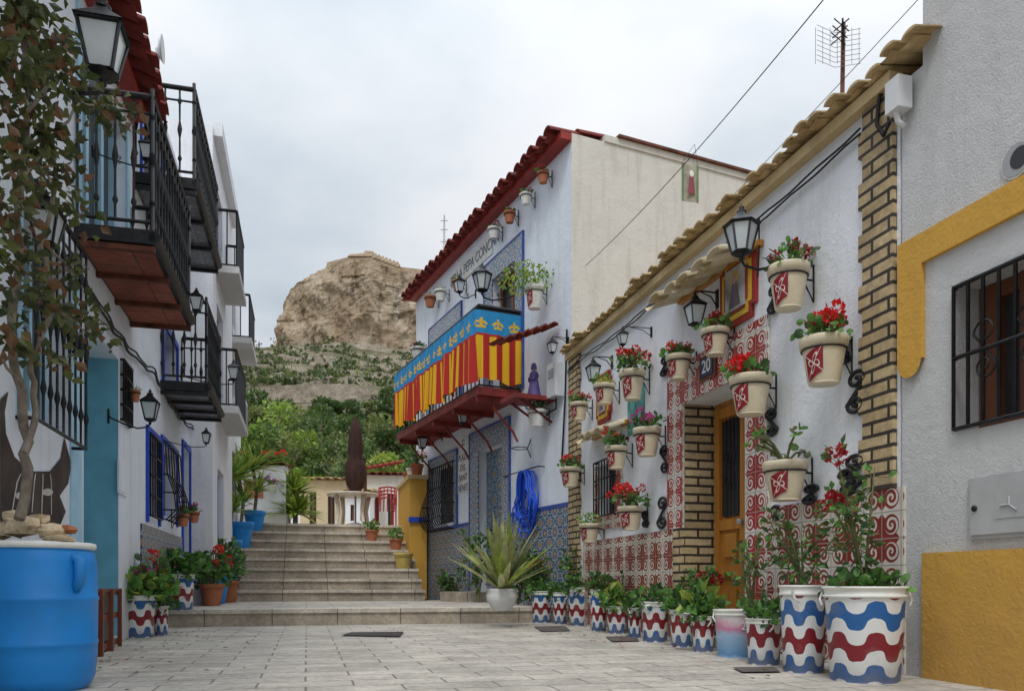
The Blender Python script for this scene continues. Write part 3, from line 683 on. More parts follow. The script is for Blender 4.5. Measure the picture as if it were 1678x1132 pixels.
text('22',MW,s,z+.46,.014,.16,tx,Mh,'house_number_lettering')
bN=MW.s(855);pO=.69;bF=MW.s(652,pO); zf=3.38
mb=MB(); box(mb,MW,bN,bF,zf-.12,zf,0,pO+.02,m_slabred)
for k in range(5):
    s=bN+.1+(bF-bN-.2)*k/4; box(mb,MW,s-.03,s+.03,zf-.2,zf-.12,0,pO,m_slabred)
    tube(mb,[MW(s,zf-.75,.02),MW(s,zf-.6,.1),MW(s,zf-.3,.4),MW(s,zf-.2,.45)],.018,m_slabred,6)
P=[MW(bN,0,0.02),MW(bN,0,pO),MW(bF,0,pO),MW(bF,0,.02)]
balusters(mb,P,zf+.02,4.5,.16,.01)
for k in range(len(P)-1): tube(mb,[P[k]+Z*4.55,P[k+1]+Z*4.55],.035,iron,8)
mb.done('balcony',Mh)
def flagmat():
    t=NT('striped_flag_cloth'); x,y,_=t.sep(t.uv())
    st=t.M('GREATER_THAN',t.M('FRACT',t.M('DIVIDE',x,.21)),.5); col=t.mix(st,(.72,.40,.01),(.42,.02,.015))
    fx=t.M('ABSOLUTE',t.M('SUBTRACT',t.M('FRACT',t.M('DIVIDE',x,.26)),.5)); yy=t.M('SUBTRACT',y,.83)
    ybase=t.M('MULTIPLY',t.M('LESS_THAN',t.M('ABSOLUTE',t.M('ADD',yy,.07)),.018),t.M('LESS_THAN',fx,.25))
    r=t.M('SQRT',t.M('ADD',t.M('POWER',t.M('MULTIPLY',fx,.26),2),t.M('POWER',yy,2)))
    an=t.M('ARCTAN2',yy,t.M('MULTIPLY',fx,.26))
    fl=t.M('LESS_THAN',r,t.M('ADD',.045,t.M('MULTIPLY',t.M('COSINE',t.M('MULTIPLY',an,4)),.022)))
    fx2=t.M('ABSOLUTE',t.M('SUBTRACT',fx,.26)); d2=t.M('LESS_THAN',t.M('ADD',t.M('MULTIPLY',fx2,.26),t.M('ABSOLUTE',t.M('ADD',yy,.02))),.028)
    mo=t.M('MAXIMUM',t.M('MAXIMUM',ybase,fl),d2)
    bl=t.mix(mo,(.02,.24,.50),(.68,.42,.03))
    band=t.M('GREATER_THAN',y,.66); col=t.mix(band,col,bl)
    e=t.M('MULTIPLY',t.M('GREATER_THAN',y,.63),t.M('LESS_THAN',y,.665)); col=t.mix(e,col,(.4,.02,.02))
    return t.bsdf(col,.85,0,t.noise(t.obj(),25,3),.2,.01)
mfl=flagmat()
mb=MB(); path=[]
L1=pO-.02;L2_=bF-bN;N=340
for i in range(N+1):
    d=(L1+L2_)*i/N
    if d<L1: s,o,dn=bN-.045,.02+d,(-1,0)
    else: s,o,dn=bN-.045+(d-L1),pO+.045,(0,1)
    path.append((s,o,dn,d))
rows=14;b0=len(mb.v)
for j in range(rows+1):
    t=j/rows
    vs=[]
    for (s,o,dn,d) in path:
        fold=(math.sin(d*31+1.5*math.sin(d*3))*.035+math.sin(d*13+2)*.025)*(t**.7)+.014
        if d<L1*1.05: fold*=.4
        sh=.07*t*math.sin(d*5+1)+.03*t*math.sin(d*17) if d>L1 else 0
        z=4.48-(1.02+.03*math.sin(d*9))*t+ .015*math.sin(d*22)*t
        vs.append(MW(s+dn[0]*fold+sh,z,o+dn[1]*(fold+.03)))
    mb.addv(vs)
for j in range(rows):
    for i in range(N):
        a=b0+j*(N+1)+i; d0,d1=path[i][3],path[i+1][3]; y0,y1=1-j/rows,1-(j+1)/rows
        mb.face((a,a+1,a+N+2,a+N+1),mfl,[(d0,y0),(d1,y0),(d1,y1),(d0,y1)],True)
mb.done('striped_balcony_flag')
mb=MB(); s9=MW.s(912)
tile_roof(mb,Fr(MW(s9,0,0).x,MW(s9,0,0).y,MW.n.x,MW.n.y,-MW.d.x,-MW.d.y),.02,.8,3.98,.12,-.32,.05,m_roofred,.13,rows=1,amp=.04,zend=3.66)
box(mb,MW,s9+.02,s9+.5,3.0,3.06,0,.62,m_slabred); tube(mb,[MW(s9+.1,3.0,.5),MW(s9+.1,2.72,.02)],.018,m_slabred); tube(mb,[MW(s9+.4,3.0,.5),MW(s9+.4,2.72,.02)],.018,m_slabred)
mb.done('tiled_niche_shelf',Mh)
mb=MB(); c=MW(s9+.25,3.06,.22); rb=simple('figurine_robe',(.10,.07,.22),.5)
lathe(mb,c,[(.10,0),(.095,.05),(.07,.18),(.055,.28),(.07,.32),(.05,.37),(.022,.385)],16,rb)
lathe(mb,c+Z*.38,[(.018,0),(.03,.02),(.034,.045),(.025,.075),(.005,.09)],12,simple('figurine_face',(.5,.33,.25),.5))
lathe(mb,c+Z*.40+MW.d*.008,[(.042,0),(.044,.04),(.03,.085),(.003,.1)],12,rb)
for sg in (-1,1): tube(mb,[c+MW.d*.06*sg+Z*.33,c+MW.d*.07*sg+MW.n*.04+Z*.25,c+MW.n*.08+Z*.28],[.022,.018,.012],rb,8)
mb.done('robed_figurine')
mb=MB(); s,z=MW.at(907,620,.1); box(mb,MW,s-.12,s+.12,z-.25,z+.2,0,.14,m_ltgrey); box(mb,MW,s-.08,s+.08,z+.0,z+.12,.14,.146,m_grey)
tube(mb,[MW(s,z-.25,.06),MW(s+.02,z-.4,.05),MW(s+.3,z-.42,.05)],.012,m_cable); tube(mb,[MW(s-.25,z+.6,.03),MW(s-.2,z-.3,.03),MW(s-.1,z-1.2,.03)],.014,m_cable); mb.done('electricity_meter_box')
mb=MB(); s,z=MW.at(866,772,.06); z1=MW.z(866,772,.06)
for k in range(13):
    w=.24+.10*rng.random(); hh_=.34+.14*rng.random(); so=rng.uniform(-.08,.08)
    tube(mb,[MW(s+so+w*math.sin(t)*(1.0 if math.cos(t)<0 else .7),z1-hh_+hh_*math.cos(t),.05+.010*k+.01*math.sin(3*t)) for t in [2*math.pi*q/24 for q in range(25)]],.012,m_hose,6)
tube(mb,[MW(s-.1,z1-.2,.08),MW(s+.45,z1-.5,.1),MW(s+.52,z1-.95,.08),MW(s+.2,z1-1.1,.1)],.012,m_hose,6)
tube(mb,[MW(s-.4,z1+.02,.0),MW(s-.4,z1+.02,.1),MW(s+.8,z1+.02,.1),MW(s+.8,z1+.02,0)],.010,iron,5)
mb.done('garden_hose')
mb=MB(); s,z=MW.at(860,735,.1)
tube(mb,[MW(s+.12*math.cos(t),z,.18+.12*math.sin(t)) for t in [2*math.pi*q/16 for q in range(17)]],.007,iron,5); tube(mb,[MW(s,z+.15,.0),MW(s,z,.06),MW(s,z-.12,0)],.008,iron,5); mb.done('empty_pot_bracket')
lanat(MW,790,463,52,.55,n=6); lanat(MW,753,470,34,.3); lanat(MW,758,684,36,.4,'above'); lanat(MW,692,726,32,.4,'above'); lanat(MW,905,570,30,.25,'above')
k=0
for (u,v) in ((890,285),(862,320),(835,350),(809,376),(750,462),(722,478),(705,488)):
    wallpot(MW,u,v-2,v+15,20,'dark' if u>800 else 'green',body=(terra,white_pot)[k%2],nl=26,nf=2,hh=.45,patch=False,name='hanging_wall_pot'); k+=1
wallpot(MW,876,470,506,32,'none',body=white_pot,name='painted_wall_pot')
mb=MB(); foliage(mb,MW.p(864,455,.3),(.42,.25,.22),420,.07,[L_light,L_light,L_ger],0,0,.5,droop=.5); mb.done('trailing_plant')
wallpot(MW,880,672,698,32,'white',body=white_pot,nf=4,hh=.7,patch=False,name='painted_wall_pot')
wallpot(MW,685,570,588,24,'pink',body=white_pot,nf=2,hh=.5,patch=False,name='painted_wall_pot')
# ------------------------------------------------------------------ LEFT HOUSES
Lh=empty('left_white_house'); s73=7.3*1.0332
def lh(u0,u1,z0,z1,dp=.2,*m): return (LW.s(u0),LW.s(u1),z0,z1,dp,*m)
ho=[lh(32,112,1.5,2.66,.16),lh(137,194,.05,2.42,.3,P_teal),lh(197,211,1.92,2.44,.12),lh(130,205,3.1,4.5,.12)]
mb=MB(); shell(mb,LW,1.0,s73,0,4.86,5,ho,P_white2); mb.done('walls',Lh)
mb=MB(); box(mb,LW,LW.s(114),LW.s(132),0,2.66,.0,.012,P_lblue)
box(mb,LW,LW.s(26),LW.s(32),1.4,2.75,0,.02,P_lblue)
h=ho[1]; box(mb,LW,h[0],h[1],h[2],h[3],-.34,-.3,P_teal)
for k in range(2):
    for z in (.2,1.3): box(mb,LW,h[0]+.1+k*.5,h[0]+.48+k*.5,z,z+.9,-.3,-.285,P_teal)
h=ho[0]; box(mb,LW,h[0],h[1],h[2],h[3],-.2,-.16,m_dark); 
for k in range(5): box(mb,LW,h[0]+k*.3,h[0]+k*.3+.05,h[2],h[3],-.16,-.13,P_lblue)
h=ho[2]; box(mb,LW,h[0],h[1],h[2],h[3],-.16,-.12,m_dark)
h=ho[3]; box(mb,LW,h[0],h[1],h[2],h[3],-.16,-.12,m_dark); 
for k in range(4): 
    s=h[0]+(h[1]-h[0]-.08)*k/3; box(mb,LW,s,s+.08,h[2],h[3],-.12,-.07,P_lblue)
for q in (h[0]-.1,h[1]): box(mb,LW,q,q+.1,h[2],h[3]+.1,0,.02,P_lblue)
mb.done('door_and_window_joinery',Lh)
mb=MB(); h=ho[0]
balusters(mb,[LW(h[0]-.06,0,.1),LW(h[1]+.04,0,.1)],1.42,2.74,.13,.009)
for z in (1.42,2.08,2.74):
    for s in (h[0]-.06,h[1]+.04): tube(mb,[LW(s,z,.1),LW(s,z,0)],.012,iron)
h=ho[2]; grille(mb,LW,h[0],h[1],h[2],h[3],.03,n=4,bars=4,r=.01)
mb.done('window_grille',Lh)
mb=MB(); tile_roof(mb,LW,1.0,s73+.05,4.84,.34,-2.4,.9,m_roofred,.22,rows=4,amp=.06,ragged=.02); box(mb,LW,1.0,s73,4.74,4.83,0,.14,m_redpaint); mb.done('tiled_roof',Lh)
mb=MB(); a,z=LW.at(199,755); zb=LW.z(199,810); box(mb,LW,a-.16,a+.16,zb,z,0,.015,P_white); box(mb,LW,a-.14,a+.14,zb+.02,z-.02,.015,.02,P_white2); mb.done('meter_cover',Lh)
bull=simple('mural_paint',(.05,.035,.03),.8,var=.5)
pts=[(0,655),(14,641),(8,675),(10,710),(24,748),(50,772),(82,772),(100,750),(106,716),(117,760),(112,792),(98,812),(108,838),(98,862),(80,858),(72,842),(52,846),(40,872),(14,872),(0,850)]
mb=MB(); mb.poly([LW.p(u,v,.006) for u,v in pts],bull)
mw=simple('mural_light_paint',(.5,.48,.45),.8)
for cu,cv in ((34,812),(78,806)): mb.poly([LW.p(cu+9*math.cos(t),cv+6*math.sin(t),.009) for t in [2*math.pi*k/14 for k in range(14)]],mw)
for k in range(5): tube(mb,[LW.p(20+k*16,835+2*k,.006),LW.p(28+k*14,790,.008),LW.p(34+k*12,776,.006)],.004,mw,4)
mb.done('bull_head_mural')
def balcony(name,s0,s1,zf,p,h,under,parent,sp=.11,th=.1,fancy=True,edge=iron):
    mb=MB(); box(mb,LW,s0,s1,zf-th,zf,.0,p,edge); 
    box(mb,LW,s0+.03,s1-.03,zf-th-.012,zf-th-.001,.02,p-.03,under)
    for k in range(4):
        s=s0+(s1-s0)*k/3; s=min(max(s,s0+.03),s1-.03); box(mb,LW,s-.02,s+.02,zf-th-.05,zf-th-.013,0,p,rust if under is m_brickred else iron)
    tube(mb,[LW(s0,zf-th/2,p),LW(s1,zf-th/2,p)],th*.42,edge,8)
    P=[LW(s0+.02,0,.02),LW(s0+.02,0,p-.02),LW(s1-.02,0,p-.02),LW(s1-.02,0,.02)]
    balusters(mb,P,zf+.06,zf+h,sp,.010,fancy=fancy)
    for q in P[1:3]: tube(mb,[q+Z*zf,q+Z*(zf+h+.06)],.016,iron)
    mb.done(name,parent)
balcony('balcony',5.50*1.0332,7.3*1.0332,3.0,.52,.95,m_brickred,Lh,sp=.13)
L2=empty('left_blue_window_house'); e2=11.0*1.0332
ho=[(LW.s(240),LW.s(258),LW.z(250,848),LW.z(250,718),.15),(LW.s(264),LW.s(288),LW.z(276,848),LW.z(276,735),.15),(LW.s(266),LW.s(288),2.72,LW.z(277,552),.15),(LW.s(298),LW.s(309),.2,LW.z(303,735),.15),(8.0,9.1,4.35,5.4,.1)]
mb=MB(); shell(mb,LW,s73+.002,e2,0,5.75,5,ho,P_white2,o=.004); mb.done('walls',L2)
mb=MB(); box(mb,LW,LW.s(229),LW.s(296),0,LW.z(260,868),.004,.022,m_tblue)
for h in ho:
    box(mb,LW,h[0],h[1],h[2],h[3],-.16,-.12,P_blue if h is not ho[4] else m_dark); e=.07
    box(mb,LW,h[0]-e,h[0],h[2]-e,h[3]+e,.004,.03,P_blue);box(mb,LW,h[1],h[1]+e,h[2]-e,h[3]+e,.004,.03,P_blue);box(mb,LW,h[0],h[1],h[3],h[3]+e,.004,.03,P_blue)
    m_=(h[0]+h[1])/2; box(mb,LW,h[0]+.06,m_-.04,h[2]+.1,h[3]-.1,-.12,-.11,m_dark);box(mb,LW,m_+.04,h[1]-.06,h[2]+.1,h[3]-.1,-.12,-.11,m_dark)
grille(mb,LW,ho[0][0],ho[0][1],ho[0][2],ho[0][3],.04,n=5,bars=4,r=.009)
h=ho[1]; n=6
for k in range(n+1):
    s=h[0]-.03+(h[1]-h[0]+.06)*k/n; zz=h[3]-h[2]
    tube(mb,[LW(s,h[3]+.02,.02),LW(s,h[3],.05),LW(s,h[3]-zz*.45,.07),LW(s,h[3]-zz*.7,.14),LW(s,h[2]+.05,.16),LW(s,h[2]-.05,.07),LW(s,h[2]-.05,.02)],.008,iron,5)
for zz,oo in ((h[3],.05),(h[3]-(h[3]-h[2])*.45,.07),(h[3]-(h[3]-h[2])*.7,.14),(h[2]+.05,.16)): tube(mb,[LW(h[0]-.03,zz,0),LW(h[0]-.03,zz,oo),LW(h[1]+.03,zz,oo),LW(h[1]+.03,zz,0)],.009,iron,5)
mb.done('windows_and_grilles',L2)
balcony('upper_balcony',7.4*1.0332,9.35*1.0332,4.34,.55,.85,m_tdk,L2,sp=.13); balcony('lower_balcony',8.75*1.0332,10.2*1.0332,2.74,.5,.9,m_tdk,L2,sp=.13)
for (u,vt,vb,w,fl) in ((300,842,862,20,'red'),(318,838,856,18,'pink'),(330,846,862,18,'red'),(222,640,658,16,'green')):
    wallpot(LW,u,vt,vb,w,fl,body=terra,nl=50,nf=4,hh=1.0,patch=False,name='hanging_wall_pot')
mb=MB(); c=ray(258,80,7.9); tube(mb,[c-Z*.5,c],.02,m_grey); lathe(mb,c,[(.01,0),(.09,.02),(.13,.05)],18,m_ltgrey,X=LW.d,Y=Z,A=LW.n); mb.done('satellite_dish')
L3=empty('left_far_house')
mb=MB(); h3=[(11.9,12.8,3.2,4.6,.12),(12.0,12.9,.3,2.2,.12),(11.9,12.7,5.3,6.3,.12)]
shell(mb,LW,e2+.01,14.4,0,6.9,5,h3,P_white,o=.3); mb.done('walls',L3)
mb=MB()
for h in h3:
    box(mb,LW,h[0],h[1],h[2],h[3],.16,.19,m_dark)
    for q in (h[0],h[1]-.06): box(mb,LW,q,q+.06,h[2],h[3],.19,.22,P_blue)
for (zz,p0,p1) in ((2.95,e2+.3,13.6),(5.0,e2+.4,13.2)):
    box(mb,LW,p0,p1,zz,zz+.1,.3,.62,P_grey); P=[LW(p0+.05,0,.32),LW(p0+.05,0,.58),LW(p1-.1,0,.58),LW(p1-.1,0,.32)]; balusters(mb,P,zz+.13,zz+.92,.12,.010,fancy=False)
box(mb,LW,e2+.1,14.5,6.8,7.0,.2,.42,P_white)
mb.done('balcony_and_openings',L3)
L4=empty('left_end_house')
mb=MB(); h4=[(15.2,16.1,3.5,4.7,.12),(15.3,16.2,1.9,3.0,.12),(15.2,16.1,5.4,6.4,.12)]
shell(mb,LW,14.41,17.4,0,7.1,5,h4,P_white,o=.22)
mb.done('walls',L4); mb=MB()
for h in h4: box(mb,LW,h[0],h[1],h[2],h[3],.08,.11,m_dark)
box(mb,LW,14.7,15.3,3.25,3.85,.22,.5,m_ltgrey)
for k in range(7): box(mb,LW,14.72,15.28,3.3+k*.07,3.33+k*.07,.5,.51,m_grey)
box(mb,LW,14.9,16.5,4.9,5.0,.22,.6,P_grey); balusters(mb,[LW(14.95,0,.25),LW(14.95,0,.55),LW(16.4,0,.55)],5.03,5.8,.12,.01,fancy=False)
mb.done('air_conditioner_and_openings',L4)
mb=MB(); box(mb,LW,14.8,16.8,7.1,7.5,-1,.22,P_white); mb.done('parapet',L4)
lanat(LW,168,85,150,.55,n=4); lanat(LW,76,375,105,.25); lanat(LW,240,250,46,.38); lanat(LW,322,498,44,.4); lanat(LW,383,612,38,.65); lanat(LW,246,673,58,.32); lanat(LW,338,718,30,.45)
mb=MB(); c=[]
for i in range(60):
    t=i/59; s=5.4+6*t; c.append(LW(s,2.66+.015*math.sin(i*.9)-.1*abs(math.sin(t*6)),.04+.008*math.sin(i*1.3)))
tube(mb,c,.012,m_cable,5); tube(mb,[p+Z*(.04+.01*math.sin(k*.7)) for k,p in enumerate(c)],.009,m_cable,5); mb.done('wall_cables')
mb=MB()
def gpth(pts,r,o): 
    P=[LW.p(u,v,o) for (u,v) in pts]; Q=[]
    for i in range(len(P)-1):
        for k in range(4): Q.append(P[i].lerp(P[i+1],k/4)+Vector((rng.uniform(-1,1),rng.uniform(-1,1),rng.uniform(-1,1)))*.012)
    Q.append(P[-1]); tube(mb,Q,[r*(1-.6*k/len(Q)) for k in range(len(Q))],bark,7)
gpth([(34,850),(44,740),(40,660),(18,560),(30,420),(34,300),(44,180),(40,60),(30,-30)],.024,.32)
gpth([(40,740),(60,650),(52,600),(88,500),(70,400),(90,300),(80,180),(60,60),(50,-30)],.016,.34)
gpth([(30,420),(-10,330)],.012,.3);gpth([(34,300),(90,220),(130,170),(190,175)],.010,.35);gpth([(88,500),(140,545)],.008,.38);gpth([(44,180),(110,110),(150,60)],.010,.36);gpth([(40,640),(5,590)],.01,.35);gpth([(70,400),(120,450),(135,470)],.008,.38)
for (u,v,ru,rv,n) in ((40,20,65,45,250),(20,110,50,50,170),(85,120,65,42,160),(170,180,60,25,150),(60,215,55,45,150),(20,260,35,60,110),(90,290,55,35,100),(25,350,40,35,70),(15,430,35,60,100),(100,440,45,25,60),(120,520,50,30,100),(150,545,22,20,35),(60,490,45,40,80),(30,560,40,35,80),(120,350,35,30,45),(90,590,30,30,30)):
    c=LW.p(u,v,.36); D=c.y; foliage(mb,c,(ru*D/F,.28,rv*D/F),int(n*.85),.064,[L_climb,L_climb,L_climb2,L_climb3,L_climb3],0,-.2,.75,.7)
mb.done('climbing_vine')
# ------------------------------------------------------------------ STREET OBJECTS
def bucket(u0,u1,vt,vb,z0=0,name='painted_bucket',mat=m_wave):
    D=(CH-z0)*F/(vb-HV); r=(u1-u0)/2*D/F; D+=r*.8; r=(u1-u0)/2*D/F; uc=(u0+u1)/2
    c=Vector(((uc-U0)/F*D,D,z0)); h=CH+(HV-vt)/F*D-z0
    mb=MB(); lathe(mb,c,[(r*.80,0),(r*.82,.01),(r*.94,h*.88),(r*.95,h*.90)],28,mat)
    lathe(mb,c,[(r*.95,h*.88),(r*1.0,h*.885),(r*1.0,h*.91),(r*.96,h*.915),(r*.98,h*.97),(r*1.02,h*.975),(r*1.02,h),(r*.93,h),(r*.92,h*.9),(.01,h*.9)],28,white_pot)
    lathe(mb,c,[(.001,h*.94),(r*.92,h*.942),(.001,h*.944)],16,soil)
    for sgn in (-1,1):
        q=c+Vector((sgn*r*1.0,0,h*.9)); tube(mb,[q+Z*.02,q+Vector((sgn*.012,-.02,-.02)),q+Vector((0,-.04,-.05))],.006,white_pot,5)
    ob=mb.done(name,origin=c); 
    if name=='painted_bucket': ob.rotation_euler=(0,0,rng.uniform(0,6.28))
    return c,r,h
B=[]
for b in ((1352,1482,960,1120),(1278,1355,958,1103),(1222,1282,1012,1090),(1133,1172,1008,1068),(1097,1137,998,1060),(1050,1097,985,1052),(1028,1052,995,1045),(993,1028,992,1038),(967,995,965,1034),(930,968,962,1025),(905,930,970,1022),(870,905,968,1020)):
    B.append(bucket(*b))
def labmat():
    t=NT('bucket_label'); x,y,z=t.sep(t.obj()); f=t.noise(t.obj(),9,4)
    c=t.ramp(t.M('ADD',t.M('MULTIPLY',z,2.6),t.M('MULTIPLY',f,.3)),[(0,(.75,.75,.74)),(.2,(.12,.30,.55)),(.55,(.35,.5,.65)),(.68,(.6,.2,.35)),(.88,(.75,.75,.74))],False)
    return t.bsdf(c,.4)
cb,rb_,hb=bucket(1170,1242,998,1078,name='paint_tub',mat=labmat())
fb=Fr(cb.x,cb.y,1,0,0,-1); tt=text('20',fb,.03,hb*.66,rb_*.93,.07,white_pot,None,'tub_number',rev=False)
tt.parent=bpy.data.objects['paint_tub']; tt.matrix_parent_inverse=Matrix.Translation(-cb)
def rose(c,w,h,n,nb,col=F_dk,ls=.06):
    mb=MB(); c=Vector(c)
    for k in range(6):
        a=rng.uniform(0,6.28); x=math.cos(a)*w*rng.uniform(.3,1);y=math.sin(a)*w*rng.uniform(.3,1); hh=h*rng.uniform(.6,1.05)
        P=[c,c+Vector((x*.3,y*.3,hh*.4)),c+Vector((x*.8,y*.8,hh*.8)),c+Vector((x,y,hh))]
        tube(mb,P,[.009,.007,.005,.003],stem_m,5)
        for q in range(n//6):
            t=rng.uniform(.2,1); i=min(2,int(t*3)); p=P[i].lerp(P[i+1],t*3-i); v=rdir(.2)
            p2=p+v*.07; tube(mb,[p,p2],.002,stem_m,3)
            for s in range(3):
                d=(v+rdir()*.7).normalized(); leaf(mb,p2+rdir()*.02,d,(rdir()+Z).normalized(),ls*rng.uniform(.7,1.2),ls*.6,rng.choice([L_dark,L_ger,L_climb]),.2)
        if k<nb: bloom(mb,P[3],.045,col,40)
    mb.done('rose_bush')
tops=[(c+Z*(h*.93),r,h) for c,r,h in B]
rose(tops[0][0],.28,.66,70,2,ls=.055); rose(tops[1][0],.2,.45,60,0,ls=.055)
rose(tops[2][0]+Vector((-.02,.2,0)),.18,.55,45,0,ls=.05)
mb=MB(); foliage(mb,tops[0][0]+Z*.03,(.2,.18,.06),160,.07,[L_ger,L_dark],1,.3); mb.done('leafy_plant')
for i in (2,3,4,5,6,7,8,9,10,11):
    t,r,h=tops[i]; mb=MB(); k=rng.uniform(.8,1.2)
    foliage(mb,t+Z*.05*k,(r*1.45,r*1.3,.11*k),int(150*k),.065,[L_ger,L_ger,L_dark] if i%3 else [L_dark,L_ger],i%2,.5,.7)
    if i in (3,7): foliage(mb,t+Z*.1,(.15,.15,.1),50,.11,[L_light,L_ger],0,.3)
    mb.done('leafy_plant')
rose(tops[4][0]+Vector((.25,.2,0)),.2,.3,60,2); rose(tops[7][0]+Vector((.1,.3,0)),.3,.32,80,0); rose(tops[9][0]+Vector((0,.3,0)),.28,.4,110,0,ls=.07); rose(tops[11][0]+Vector((-.05,.2,0)),.25,.45,110,2,ls=.07)
def gpot(u,vb,w,hpx,z0,mat,plant,name='flower_pot',ph=.25,pw=1.2,nf=6,nl=150,bowl=False):
    c=gp(u,vb,z0); D=c.y; r=w/2*D/F; h=hpx*D/F; c.y+=r*.6; mb=MB()
    if bowl: lathe(mb,c,[(r*.55,0),(r*.6,.01),(r*.95,h*.45),(r*1.0,h*.7),(r*.9,h*.9),(r*.98,h),(r*.86,h),(r*.82,h*.9),(.01,h*.9)],24,mat)
    else: lathe(mb,c,potprof(r,h),24,mat)
    mb.done(name,origin=c); t=c+Z*h*.92
    if plant in ('red','pink','dark','white','purple'):
        geranium('geranium_plant',t,r*pw,ph,nl,nf,{'red':F_red,'pink':F_pink,'dark':F_dk,'white':F_white,'purple':F_purple}[plant])
    elif plant=='leafy':
        mb=MB(); foliage(mb,t+Z*ph*.5,(r*pw,r*pw,ph*.6),nl,.09,[L_ger,L_dark],0,.5); mb.done('leafy_plant')
    return t,r
def spiky(name,c,n,L,W,mats,spread=.6,droop=.3):
    mb=MB(); c=Vector(c)
    for k in range(n):
        a=rng.uniform(0,6.28); el=rng.uniform(.15,1); d=Vector((math.cos(a)*spread*(1.2-el*.9),math.sin(a)*spread*(1.2-el*.9),el)).normalized(); l=L*rng.uniform(.65,1.1)
        sd=d.cross(Z); sd=sd.normalized() if sd.length>.01 else Vector((1,0,0)); m_=rng.choice(mats); pr=None
        for i in range(6):
            t=i/5; p=c+d*l*t-Z*droop*l*t*t*(1-abs(d.z)*.5); w=W*(math.sin(math.pi*min(1,.25+t*.75)))*.5+.001
            b=mb.addv([p-sd*w,p-Z*w*.3,p+sd*w])
            if pr is not None: mb.face((pr,pr+1,b+1,b),m_,None,True);mb.face((pr+1,pr+2,b+2,b+1),m_,None,True)
            pr=b
    return mb.done(name)
m_bowl=simple('white_bowl_glaze',(.72,.73,.72),.35,var=.1)
t,r=gpot(822,1000,52,36,ZL,m_bowl,'none',bowl=True); spiky('snake_plant',t,70,.92,.085,[L_snake,L_snake,L_light],.42,.12)
gpot(741,980,40,30,ZL,white_pot,'pink',nf=5,ph=.3); gpot(713,979,26,22,ZL,white_pot,'leafy',ph=.3); gpot(692,968,34,30,ZL,white_pot,'purple',nf=5,ph=.25); gpot(668,966,22,24,ZL,terra,'leafy',ph=.3)
for (u,v,w,h) in ((880,975,.35,.7),(770,970,.25,.5),(905,978,.3,.8),(812,960,.3,1.3)):
    c=MW(MW.s(u),ZL,.3); rose(c,w,h,130,1 if u>850 else 0,ls=.08)
mb=MB(); box(mb,MW,MW.s(800),MW.s(770),ZL+.004,ZL+.17,.02,.55,m_step); mb.done('door_step')
mb=MB(); box(mb,ST,A1+1.6,A1+3.6,ZL,2.55,1.98,2.32,P_must); box(mb,ST,A1+1.55,A1+3.65,2.55,2.63,1.94,2.36,P_ochre); box(mb,ST,A1+1.55,A1+1.62,1.7,1.8,1.96,2.34,P_blue); mb.done('mustard_wall')
for k,(m_) in enumerate((terra,white_pot,terra)):
    c=ST(A1+1.8+.6*k,2.63,2.15); mb=MB(); lathe(mb,c,potprof(.14,.24),20,m_); mb.done('flower_pot',origin=c)
    geranium('geranium_plant',c+Z*.22,.2,.28,90,3 if k!=1 else 1,F_red if k!=1 else F_white)
for i,(aa,bb,m_,z) in enumerate(((1.15,1.8,yellow_pot,3),(1.95,1.75,terra,5),(2.3,1.3,terra,6))):
    c=ST(A1+aa,ZL+RS*z+.005,bb); mb=MB(); lathe(mb,c,potprof(.19 if i==0 else .14,.3 if i==0 else .22),20,m_); mb.done('flower_pot',origin=c)
    if i: mb=MB(); foliage(mb,c+Z*.3,(.15,.15,.12),90,.07,[L_ger],1,.4); mb.done('leafy_plant')
D=3.75; c=Vector(((62-U0)/F*D,D,0)); r=.252; hB=CH+(HV-889)/F*D
mb=MB(); pf=[(r*.8,.0),(r*.9,.02),(r*.96,.06),(r*1.0,hB*.24),(r*1.0,hB*.30),(r*1.015,hB*.31),(r*1.015,hB*.33),(r*1.0,hB*.34),(r*1.01,hB*.6),(r*1.025,hB*.61),(r*1.025,hB*.63),(r*1.0,hB*.64),(r*.99,hB*.86),(r*.95,hB*.93),(r*.90,hB*.955),(r*.90,hB*.96)]
lathe(mb,c,pf,40,m_blueplastic); lathe(mb,c,[(r*.89,hB*.955),(r*.97,hB*.96),(r*.98,hB*.975),(r*.97,hB*.995),(r*.93,hB),(r*.86,hB*.97),(.01,hB*.965)],40,white_pot)
q=c+Vector((r*.88,-r*.35,hB*.80))
tube(mb,[q+Z*.07,q+Vector((.03,-.01,.05)),q+Vector((.035,-.012,-.03)),q+Vector((.0,0,-.08))],.026,m_blueplastic,8)
mb.done('blue_plastic_barrel',origin=c)
mb=MB(); lathe(mb,c+Z*hB*.97,[(.01,0),(r*.85,.004),(.01,.02)],20,soil); bs_=mb.done('barrel_soil',bpy.data.objects['blue_plastic_barrel']); bs_.matrix_parent_inverse=Matrix.Translation(-c)
mb=MB()
